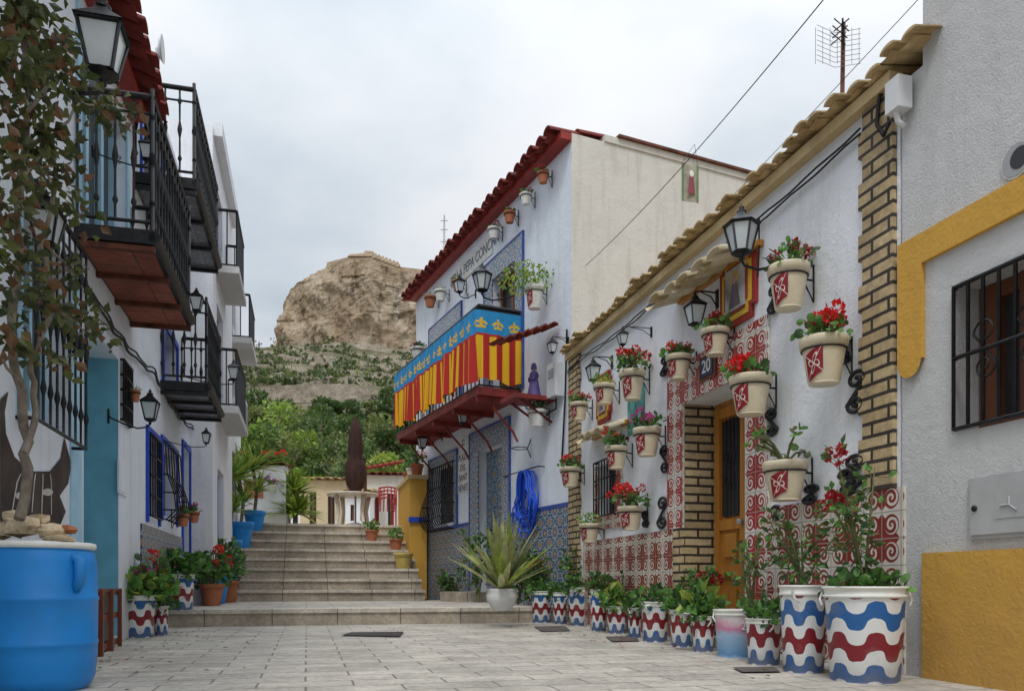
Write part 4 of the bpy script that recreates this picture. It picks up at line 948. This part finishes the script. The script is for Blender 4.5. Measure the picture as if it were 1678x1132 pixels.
for (u,v,w,h,mt) in ((35,862,55,34,m_stone),(85,870,45,28,m_stone),(108,868,34,16,terra),(20,846,34,20,m_stone),(65,852,34,22,m_stone),(100,882,50,12,m_stone),(5,868,30,30,m_stone)):
    p=ray(u,v,D+rng.uniform(-.1,.05)); sw=w/2*D/F; sh=h/2*D/F
    n1,n2=6,4; vs=[]
    for i in range(n2+1):
        for k in range(n1):
            a=2*math.pi*k/n1; b_=math.pi*i/n2; rr=1+rng.uniform(-.25,.2)
            x=math.copysign(abs(math.cos(a))**.6,math.cos(a));y=math.copysign(abs(math.sin(a))**.6,math.sin(a))
            vs.append(p+Vector((x*math.sin(b_)**.5*sw*rr,y*math.sin(b_)**.5*sw*.8*rr,-math.cos(b_)*sh*rr)))
    b=mb.addv(vs)
    for i in range(n2):
        for k in range(n1): mb.face((b+i*n1+k,b+i*n1+(k+1)%n1,b+(i+1)*n1+(k+1)%n1,b+(i+1)*n1+k),mt)
mb.done('stones')
mb=MB(); p=gp(150,1086); q=gp(200,1058); w=(q-p); L=w.length; fc=Fr(p.x,p.y,w.x,w.y,w.y,-w.x)
hc=CH+(HV-966)/F*p.y
for k in range(4):
    s=L*k/3; box(mb,fc,max(0,s-.025),min(L,s+.025),0,hc,-.03,0,m_crate); box(mb,fc,max(0,s-.025),min(L,s+.025),0,hc,-.33,-.30,m_crate)
for z in (0.02,hc*.5,hc-.05): box(mb,fc,0,L,z,z+.045,-.05,-.031,m_crate); box(mb,fc,0,L,z,z+.045,-.30,-.28,m_crate)
for k in range(5): box(mb,fc,0,L,hc-.02,hc,-.33+.065*k,-.28+.065*k,m_crate)
box(mb,fc,.01,L-.01,.02,hc-.04,-.27,-.06,m_dark)
mb.done('wooden_crate')
LB=[bucket(200,254,975,1045),bucket(252,276,992,1041)]
geranium('geranium_plant',LB[0][0]+Z*LB[0][2]*.9,.30,.28,460,9,F_pink,leafs=[L_ger,L_ger,L_light],ls=.07,fr_=.032)
geranium('geranium_plant',LB[0][0]+Vector((.1,.15,LB[0][2])),.2,.45,80,2,F_red,ls=.07)
geranium('geranium_plant',LB[1][0]+Z*LB[1][2]*.9,.2,.3,160,3,F_pink,ls=.06,fr_=.035)
LB2=bucket(275,318,940,1000,ZL); geranium('geranium_plant',LB2[0]+Z*LB2[2]*.9,.33,.3,240,3,F_pink,ls=.08)
for (a,b,mat,rr,hh_,pl,z) in ((11.6,-1.25,terra,.17,.3,'red',ZL),(12.6,-1.3,m_blueplastic,.2,.4,'leafy',ZL),(13.4,-1.2,terra,.17,.35,'pink',ZL),(14.3,-1.3,m_blueplastic,.2,.35,'red',ZL+RS),(15.2,-1.35,m_blueplastic,.24,.5,'yucca',ZL+RS*3),(16.0,-1.2,m_blueplastic,.24,.5,'yucca',ZL+RS*5),(16.8,-1.0,m_blueplastic,.22,.4,'yucca',ZL+RS*7)):
    c=ST(a,z+.005,b); mb=MB(); lathe(mb,c,potprof(rr,hh_),22,mat); mb.done('flower_pot',origin=c); t=c+Z*hh_*.9
    if pl=='yucca':
        mb=MB(); H=rng.uniform(.8,1.2); tube(mb,[t,t+Vector((.05,0,H*.5)),t+Vector((-.03,0,H))],.035,bark,7); mb.done('yucca_stem'); spiky('yucca_plant',t+Vector((-.03,0,H)),80,.8,.06,[L_ger,L_light,L_light],1.0,.3); spiky('yucca_plant',t+Vector((.05,0,H*.5)),40,.6,.06,[L_ger,L_light],1.0,.3)
    elif pl=='leafy':
        mb=MB(); foliage(mb,t+Z*.3,(.35,.35,.35),330,.11,[L_ger,L_dark],0,.4); mb.done('leafy_plant')
    else: geranium('geranium_plant',t,.3,.5,200,7,F_red if pl=='red' else F_pink,ls=.08,fr_=.05)
wl=Fr(ray(385,860,18.2).x,18.2,1,.05,0.05,-1)
mb=MB(); box(mb,wl,-.4,1.15,1.74,3.2,-.25,0,P_white); tile_roof(mb,wl,-.42,1.18,3.2,.08,-.33,.05,m_roofred,.2,rows=1,amp=.05); s=.42
box(mb,wl,s-.22,s+.22,2.45,2.85,0,.02,terra); mb.done('white_garden_wall')
mb=MB()
for k in range(14):
    c=wl(-.3+k*.105,3.35,-.15+rng.uniform(-.1,.1)); foliage(mb,c,(.15,.15,.12),40,.08,[L_ger],1,.3); bloom(mb,c+Z*rng.uniform(.05,.15),.07,F_red,26)
mb.done('geranium_row')
mb=MB(); c=wl(.85,2.55,.15); lathe(mb,c,potprof(.12,.18),16,white_pot); mb.done('flower_pot',origin=c); geranium('geranium_plant',c+Z*.17,.16,.15,60,4,F_pink)
c=ray(484,858,18.5); spiky('yucca_plant',Vector((c.x,c.y,2.1)),120,.9,.10,[L_light,L_light,L_bright],1.0,.4); spiky('yucca_plant',Vector((c.x,c.y,2.6)),90,.7,.09,[L_light,L_bright],1.0,.25)
mb=MB(); tube(mb,[Vector((c.x,c.y,1.74)),Vector((c.x,c.y,2.6))],.06,bark,8); mb.done('yucca_stem')
c=ray(578,878,17.6); c.z=1.745
mb=MB(); wp=simple('cream_plastic',(.60,.53,.44),.45)
lathe(mb,c,[(.01,.68),(.52,.685),(.56,.69),(.57,.72),(.55,.735),(.01,.735)],32,wp)
for k in range(4):
    a=math.pi/4+k*math.pi/2; tube(mb,[c+Vector((math.cos(a)*.42,math.sin(a)*.42,0)),c+Vector((math.cos(a)*.36,math.sin(a)*.36,.35)),c+Vector((math.cos(a)*.42,math.sin(a)*.42,.68))],[.035,.04,.055],wp,8)
mb.done('round_patio_table')
mb=MB(); b=c+Vector((.06,.0,0)); tube(mb,[b,b+Z*2.35],.022,m_grey,8)
n=24; rings=[]
for i,(rr,z) in enumerate(((.03,.75),(.10,.8),(.16,.95),(.19,1.15),(.18,1.4),(.11,1.55),(.14,1.65),(.12,2.0),(.085,2.25),(.05,2.35),(.01,2.45))):
    rings.append(mb.addv([b+Vector((math.cos(2*math.pi*k/n)*rr*(1+.28*(k%3==0)-.12*(k%3==1)),math.sin(2*math.pi*k/n)*rr*(1+.28*(k%3==0)-.12*(k%3==1)),z)) for k in range(n)]))
for i in range(len(rings)-1):
    for k in range(n): mb.face((rings[i]+k,rings[i]+(k+1)%n,rings[i+1]+(k+1)%n,rings[i+1]+k),m_umb,None,True)
lathe(mb,b+Z*.0,[(.2,0),(.2,.06),(.04,.1)],16,m_grey)
mb.done('closed_patio_umbrella')
c=ray(632,860,17.8); c.z=1.745; mb=MB()
for k in range(4):
    z=.38+.08*k
    fc=Fr(c.x-.2,c.y-.2,1,0,0,1); box(mb,fc,0,.42,z,z+.02,0,.42,m_redplastic)
    for x in (0,.4): tube(mb,[c+Vector((x-.2,-.2,0 if k==0 else z-.1)),c+Vector((x-.2,-.18,z))],.018,m_redplastic,6);tube(mb,[c+Vector((x-.2,.22,0 if k==0 else z-.1)),c+Vector((x-.2,.2,z)),c+Vector((x-.2,.28,z+.3))],.018,m_redplastic,6)
    for q in range(5): tube(mb,[c+Vector((-.16+q*.08,.21,z)),c+Vector((-.16+q*.08,.28,z+.3))],.014,m_redplastic,5)
    tube(mb,[c+Vector((-.2,.28,z+.3)),c+Vector((0,.29,z+.33)),c+Vector((.2,.28,z+.3))],.02,m_redplastic,6)
mb.done('stacked_plastic_chairs')
def bhouse(u0,u1,vt,D,mat,dep=6,roof=m_roofred,z0=1.7,rise=.4):
    a=ray(u0,vt,D);b=ray(u1,vt,D); fb=Fr(a.x,a.y,1,0.08,0.08,-1); L=b.x-a.x; zt=a.z
    e=empty('background_house'); mb=MB(); hs=[(L*.2,L*.35,z0+.8,min(z0+1.9,zt-.4),.15),(L*.6,L*.75,z0+.8,min(z0+1.9,zt-.4),.15)]
    shell(mb,fb,0,L,z0-1.5,zt,dep,hs,mat); mb.done('walls',e); mb=MB()
    for h in hs: box(mb,fb,h[0],h[1],h[2],h[3],-.2,-.14,m_dark); box(mb,fb,(h[0]+h[1])/2-.03,(h[0]+h[1])/2+.03,h[2],h[3],-.14,-.1,m_woodd)
    tile_roof(mb,fb,-.1,L+.1,zt,.25,-dep/2,rise,roof,.25,rows=3,amp=.06); mb.done('roof_and_windows',e)
ycream=plaster('yellow_cream_wall',(.62,.50,.32),zbase=-5)
bhouse(492,566,786,27,ycream,roof=m_roofcream); bhouse(566,606,806,25.5,P_white,roof=m_roofcream); bhouse(598,660,778,27.5,P_cream); bhouse(400,500,796,31,P_white)
mb=MB(); p=ray(640,768,22)
for k in range(8): 
    tube(mb,[p+Vector((-.6+k*.18,0,0)),p+Vector((-.6+k*.18,-1.2,.02))],.02,m_woodd,4)
tube(mb,[p+Vector((-.8,0,0)),p+Vector((.9,0,.3))],.05,m_redpaint); tube(mb,[p+Vector((-.7,0,0)),Vector((p.x-.7,p.y,1.74))],.05,m_woodd); tube(mb,[p+Vector((.8,0,.3)),Vector((p.x+.8,p.y,1.74))],.05,m_woodd); mb.done('pergola')
# ------------------------------------------------------------------ TREES
def tree(x,y,z0,h,w,n,mats,ls=.3,name='tree',droop=0):
    mb=MB(); base=Vector((x,y,z0)); tr=base+Vector((rng.uniform(-.3,.3),0,h*.45))
    tube(mb,[base,base.lerp(tr,.5)+Vector((.1,0,0)),tr],[h*.035,h*.028,h*.02],bark,8)
    nc=16
    for k in range(nc):
        a=rng.uniform(0,6.28); rr=w*.5*math.sqrt(rng.random())*.85; c=base+Vector((math.cos(a)*rr,math.sin(a)*rr,h*(.40+.5*rng.random()*(1-.4*rr/(w*.5)))))
        tube(mb,[tr,tr.lerp(c,.6)+Z*.1*h*.2,c],[h*.014,h*.009,h*.004],bark,5)
        q=w*rng.uniform(.12,.22); foliage(mb,c,(q,q,q*.65),n//nc,ls,[mats[k%len(mats)]]*3+[rng.choice(mats)],0,.2,.6,.45,droop)
    mb.done(name)
def tz(Y): return 1.7 if Y<40 else 1.7+(Y-40)*.12
for (u,D,vt,wpx,mats,dr) in ((400,36,640,110,[L_pine,L_bright],0),(455,38,632,120,[L_bright,L_pine2,L_bright],0),(510,44,655,110,[L_pine,L_pine2],0),(575,37,662,120,[L_pine,L_pine2,L_pine],.8),(625,36,705,70,[L_bright,L_light],0),(655,42,690,90,[L_pine,L_pine2],.3),(460,60,596,110,[L_pine2,L_scrub],0),(540,38,710,80,[L_pine,L_bright],0),(415,37,690,90,[L_bright,L_pine],0),(370,34,680,70,[L_pine],0),(490,40,680,90,[L_pine,L_bright],0),(680,60,630,100,[L_pine],0),(530,58,630,110,[L_pine],0),(610,60,635,110,[L_pine,L_pine2],0),(395,60,605,100,[L_pine],0),(430,80,596,80,[L_pine],0),(550,85,600,60,[L_pine],0),(590,90,612,70,[L_pine2,L_pine],0),(650,90,600,70,[L_pine],0)):
    z0=tz(D); x=(u-U0)/F*D; top=CH+(HV-vt)/F*D; w=wpx*D/F*1.25; tree(x,D,z0-.5,top-z0+.5,w,2600,mats,.25*max(.8,D/38),droop=dr)
# ------------------------------------------------------------------ HILL
def hh(x,y):
    t=max(0,(y-40)/255.0); base=1.2+ (t**1.1)*85 if t<1 else 86.2+(y-295)*.04
    dx=(x+68)/95.0
    base*= (1-.10*max(0,abs(dx)-.6))
    n=noise.fractal(Vector((x*.022,y*.022,0)),1.0,2.0,5)*8*min(1,t*3)*min(1,max(.2,(1.1-t)*4))
    z=base+n
    ph=noise.fractal(Vector((x*.03,y*.012,7)),1.0,2.0,3)*.6
    step=6.0; q=z/step+ph; fz=q-math.floor(q); z2=(math.floor(q)+ (0.30*fz/.72 if fz<.72 else .30+.70*min(1,(fz-.72)/.12))-ph)*step
    wob=noise.noise(Vector((x*.03,y*.04,5)))
    k=max(0.2,min(.9,.6+wob*1.6))
    if y<60: k*=max(0,(y-45)/15)
    z=z*(1-k)+z2*k
    return z+noise.fractal(Vector((x*.12,y*.12,3)),1.0,2.0,4)*.8*min(1,t*4)
def hillmat():
    t=NT('terraced_hillside'); o=t.obj(); g=t.n('ShaderNodeNewGeometry'); nz=t.sep(g.outputs['Normal'])[2]
    c=t.ramp(t.noise(o,.08,9,.75),[(.3,(.17,.145,.09)),(.5,(.26,.225,.15)),(.7,(.38,.33,.24))])
    gr=t.ramp(t.noise(o,.13,10,.8),[(.44,0.0),(.54,1.0)]); c=t.mix(t.M('MULTIPLY',gr,.8),c,(.085,.095,.045))
    st=t.ramp(nz,[(.56,1.0),(.80,0.0)]); wallc=t.mix(t.ramp(t.noise(o,.5,8,.8),[(.35,0.0),(.65,1.0)]),(.20,.165,.12),(.54,.47,.37)); c=t.mix(st,c,wallc)
    return t.bsdf(c,.95,0,t.noise(o,.8,8,.75),1.0,1.2,.1)
mb=MB(); x0,x1,y0,y1=-200,70,46,400; nx,ny=240,430; vs=[]
for j in range(ny+1):
    y=y0+(y1-y0)*j/ny
    for i in range(nx+1):
        x=x0+(x1-x0)*i/nx; vs.append((x,y,hh(x,y) if j else -1))
b=mb.addv(vs); mh_=hillmat()
for j in range(ny):
    for i in range(nx):
        k=b+j*(nx+1)+i; mb.face((k,k+1,k+nx+2,k+nx+1),mh_,None,False)
mb.done('hill')
mb=MB()
for i in range(1900):
    y=rng.uniform(75,285); x=y*rng.uniform(-.40,-.08)
    if noise.noise(Vector((x*.05,y*.035,9)))<rng.uniform(-.35,.30): continue
    z=hh(x,y)
    r=rng.uniform(.3,1.1)*(1+ (rng.random()<.14)*2.2); foliage(mb,(x,y,z+r*.4),(r*1.2,r,r*.85),40,.75*r**.5,[L_scrub,L_scrub,L_pine,L_pine2],0,.3,.8,.5)
mb.done('hillside_shrubs')
def rockmat():
    t=NT('cliff_rock'); o=t.obj()
    a=t.noise(t.scl(o,1,1,.7),.09,10,.72); c=t.ramp(a,[(.30,(.27,.19,.125)),(.45,(.43,.32,.22)),(.56,(.56,.45,.33)),(.70,(.68,.59,.47))])
    cr=t.ramp(t.noise(t.scl(o,1,1,.4),.28,9,.75),[(.38,.38),(.48,1.0)]); c=t.mix(1.0,c,cr,'MULTIPLY')
    g=t.n('ShaderNodeNewGeometry'); nz=t.sep(g.outputs['Normal'])[2]
    gr=t.M('MULTIPLY',t.ramp(nz,[(.55,0.0),(.85,1.0)]),t.ramp(t.noise(o,.3,6,.7),[(.45,0.0),(.55,1.0)])); c=t.mix(t.M('MULTIPLY',gr,.6),c,(.13,.135,.07))
    return t.bsdf(c,.95,0,t.noise(o,.5,10,.75),1.0,1.6,.1)
mrk=rockmat(); mb=MB(); YC=320; nT,nH=420,110
uvp=[(400,548),(430,542),(442,528),(452,505),(462,478),(474,462),(500,450),(530,438),(566,430),(610,430),(655,446),(700,458),(740,485),(800,520),(900,545)]
def topz(x):
    u=U0+x/300*F
    for i in range(len(uvp)-1):
        if uvp[i][0]<=u<=uvp[i+1][0]:
            t=(u-uvp[i][0])/(uvp[i+1][0]-uvp[i][0]); v=uvp[i][1]*(1-t)+uvp[i+1][1]*t; return CH+(HV-v)/F*297
    return 92
vs=[]
for j in range(nH+1):
    t=j/nH
    for k in range(nT):
        a=2*math.pi*k/nT; ca=math.cos(a); sa=math.sin(a)
        sx=math.copysign(abs(ca)**.8,ca); sy=math.copysign(abs(sa)**.8,sa)
        if t<.8: q=1.22-.24*(t/.8)**.75; hz=(t/.8)
        else: q=.98*(1-(t-.8)/.2); hz=1
        X=-46+47*sx*q; Y=YC+25*sy*q
        zb=74; z=zb+(topz(X)-zb)*hz
        am=1 if t<.8 else max(0,(1-t)/.2)
        n=noise.ridged_multi_fractal(Vector((X*.04,Y*.04,z*.03)),1.0,2.1,6,1.0,2.0)-1.1
        n2=noise.fractal(Vector((X*.12,Y*.12,z*.07)),.8,2.1,7)
        cell=noise.cell(Vector((X*.11,Y*.11,z*.07)))*.9
        d=(n*2.6+n2*3.0+cell)*am*(.5+.5*min(1,hz*2))*(1 if hz<.85 else .6)
        vs.append(Vector((X+ca*d,Y+sa*d,z+(n2*.5 if t>=.78 else 0))))
b=mb.addv(vs)
for j in range(nH):
    for k in range(nT): mb.face((b+j*nT+k,b+j*nT+(k+1)%nT,b+(j+1)*nT+(k+1)%nT,b+(j+1)*nT+k),mrk)
mb.face([b+nH*nT+k for k in range(nT)],mrk)
mb.done('rock_outcrop')
def castmat():
    t=NT('castle_masonry_weathered'); o=t.obj(); c=t.ramp(t.noise(o,.35,9,.75),[(.3,(.25,.185,.125)),(.5,(.38,.29,.20)),(.7,(.50,.41,.30))])
    w=t.ramp(t.M('FRACT',t.M('MULTIPLY',t.sep(o)[2],.8)),[(.0,.75),(.14,1.0)]); c=t.mix(1.0,c,w,'MULTIPLY'); return t.bsdf(c,.95,0,t.noise(o,1.2,8,.75),.8,.5,.1)
m_castle=castmat()
C=empty('hilltop_castle'); mb=MB()
def cwall(u0,u1,vt0,vt1,vb,D,th=8):
    a=ray(u0,vt0,D);b_=ray(u1,vt1,D); zb=ray(u0,vb,D).z; q=[a,b_,Vector((b_.x+.6,b_.y-.8,zb)),Vector((a.x-.6,a.y-.8,zb))]
    p2=[v+Vector((0,th,0)) for v in q]
    mb.poly(q,m_castle); mb.poly(p2,m_castle)
    for i in range(4): mb.poly([q[i],q[(i+1)%4],p2[(i+1)%4],p2[i]],m_castle)
cwall(570,612,419,414,444,303); cwall(610,655,415,433,456,302.5); cwall(536,571,430,421,446,306,5); cwall(654,712,437,444,470,304,5); cwall(598,612,411,412,420,304,4)
for k in range(9): cwall(573+k*4.4,575.4+k*4.4,416.3-k*.4,416.3-k*.4,421,303.2,1.2)
for k in range(7): cwall(614+k*6,617+k*6,414.5+k*2.3,415.5+k*2.3,424+k*2.3,302.7,1.2)
mb.done('walls',C)
mb=MB(); p=ray(728,352,345); base=ray(728,450,345)
for dx in (-.7,.7): tube(mb,[base+Vector((dx,0,-12)),p+Vector((dx*.2,0,0))],.16,m_grey,4)
for k in range(16): z=base.z+(p.z-base.z)*k/16; s_=.7-.55*k/16; tube(mb,[Vector((base.x-s_,base.y,z)),Vector((base.x+s_,base.y,z+1))],.1,m_grey,4)
for z in (.55,.75,.9): q=base.lerp(p,z); tube(mb,[q-Vector((1.6,0,0)),q+Vector((1.6,0,0))],.15,m_grey,4)
mb.done('radio_mast')
# ------------------------------------------------------------------ WIRES, ANTENNA, BANNER
side=Fr(MW(mN,0,0).x,MW(mN,0,0).y,-MW.n.x,-MW.n.y,-MW.d.x,-MW.d.y)
def wire(a,b,sag,r=.006):
    mb=MB(); tube(mb,[a.lerp(b,t/20)-Z*sag*4*(t/20)*(1-t/20) for t in range(21)],r,m_cable,4); mb.done('overhead_wire')
wa=side.p(960,435,.01); wb=RW.p(1530,-225,0)
wire(wa,wb,.12,.005)
wire(side.p(1000,520,.01),RW.p(1560,-60,0),.05,.003); wire(LW(16.6,4.3,.22),MW.p(688,640,0),.2,.006)
mb=MB(); c=ray(1131,300,8.3)
mpic=simple('printed_banner',(.32,.30,.24),.7,var=.7,scale=6); bedge=simple('banner_edge',(.16,.24,.12),.7); h=.20
fr=Fr(c.x,c.y,1,.55,.55,-1)
for i in range(6): 
    t0=-.1+.2*i/6;t1=-.1+.2*(i+1)/6; f=lambda t:.02*math.sin(t*18)
    mb.poly([fr(t0,c.z-h,f(t0)),fr(t1,c.z-h+.0,f(t1)),fr(t1,c.z+h,f(t1)),fr(t0,c.z+h,f(t0))],bedge if i in(0,5) else mpic)
mb.poly([fr(-.05,c.z-.12,.022),fr(.05,c.z-.12,.022),fr(.025,c.z+.06,.022),fr(-.025,c.z+.06,.022)],simple('banner_robe',(.25,.06,.08),.7)); mb.poly([fr(.03*math.cos(t),c.z+.09+.035*math.sin(t),.023) for t in [k*.52 for k in range(12)]],white_pot)
tube(mb,[fr(-.1,c.z+h,0),fr(.06,c.z+h+.22,0),fr(.1,c.z+h,0)],.003,m_cable,4)
mb.done('hanging_banner')
mb=MB(); D=6.6; pb=ray(1377,165,D);pt=ray(1382,38,D); tube(mb,[Vector((pb.x,pb.y,3.4)),pt],.018,rust,6)
c0=ray(1368,80,D)
for k in range(8): z=c0.z+.13-.26*k/7*1.1; tube(mb,[Vector((c0.x-.18,D-.08,z+.01)),Vector((c0.x+.0,D,z)),Vector((c0.x+.18,D-.08,z-.02))],.0025,m_grey,4)
for k in range(7): x=c0.x-.18+.06*k; tube(mb,[Vector((x,D-.05,c0.z+.14)),Vector((x,D-.05,c0.z-.16))],.002,m_grey,4)
tube(mb,[Vector((pt.x,D,c0.z)),Vector((c0.x-.08,D-.35,c0.z))],.008,m_cable,5)
for k in range(3): q=Vector((c0.x-.02-.02*k,D-.12-.08*k,c0.z)); tube(mb,[q+Vector((-.06,0,.05)),q,q+Vector((.06,0,.05))],.006,m_cable,4);tube(mb,[q+Vector((-.06,0,-.05)),q,q+Vector((.06,0,-.05))],.006,m_cable,4)
mb.done('tv_antenna')
# ------------------------------------------------------------------ CAMERA, LIGHT, SKY
cam=bpy.data.cameras.new('camera'); co=bpy.data.objects.new('camera',cam); sc.collection.objects.link(co)
co.location=(0,0,CH); co.rotation_euler=(math.pi/2,0,0); cam.sensor_width=36; cam.lens=F/1678*36; cam.shift_y=(HV-566)/1678; cam.clip_end=5000; cam.clip_start=.05
sc.camera=co
el,az=math.radians(58),math.radians(190)
sl=bpy.data.lights.new('sun','SUN'); sl.energy=1.35; sl.angle=math.radians(14); sl.color=(1,.98,.95)
so=bpy.data.objects.new('sun',sl); sc.collection.objects.link(so)
dv=Vector((math.sin(az)*math.cos(el),math.cos(az)*math.cos(el),math.sin(el)))
so.rotation_euler=dv.to_track_quat('Z','Y').to_euler()
w=bpy.data.worlds.new('World'); sc.world=w; w.use_nodes=True; nt=w.node_tree; nt.nodes.clear()
class WT(NT):
    def __init__(s): s.t=nt; s.out=nt.nodes.new('ShaderNodeOutputWorld')
t=WT(); sky=t.n('ShaderNodeTexSky',sky_type='NISHITA'); sky.sun_disc=False; sky.sun_elevation=el; sky.sun_rotation=az
gen=t.n('ShaderNodeTexCoord').outputs['Generated']; x,y,z=t.sep(gen)
zz=t.M('ADD',t.M('MAXIMUM',z,0.0),.16)
cmb=t.n('ShaderNodeCombineXYZ'); t.l(t.M('DIVIDE',x,zz),cmb.inputs[0]); t.l(t.M('DIVIDE',y,zz),cmb.inputs[1])
n1=t.noise(cmb.outputs[0],1.1,7,.48)
cl=t.ramp(n1,[(.32,(4.6,5.2,6.0)),(.44,(5.9,6.5,7.1)),(.55,(7.6,7.85,8.2)),(.72,(8.8,8.8,8.9))])
grad=t.M('ADD',.97,t.M('MULTIPLY',t.M('POWER',t.M('MAXIMUM',z,0.0),3.0),2.2))
sc_=t.n('ShaderNodeVectorMath',operation='SCALE'); t.l(cl,sc_.inputs[0]); t.l(grad,sc_.inputs['Scale'])
col=t.mix(.93,sky.outputs[0],sc_.outputs[0])
bg=t.n('ShaderNodeBackground'); t.l(col,bg.inputs[0]); bg.inputs[1].default_value=.1; t.l(bg.outputs[0],t.out.inputs[0])
sc.view_settings.view_transform='Standard'; sc.view_settings.look='None'; sc.view_settings.exposure=0
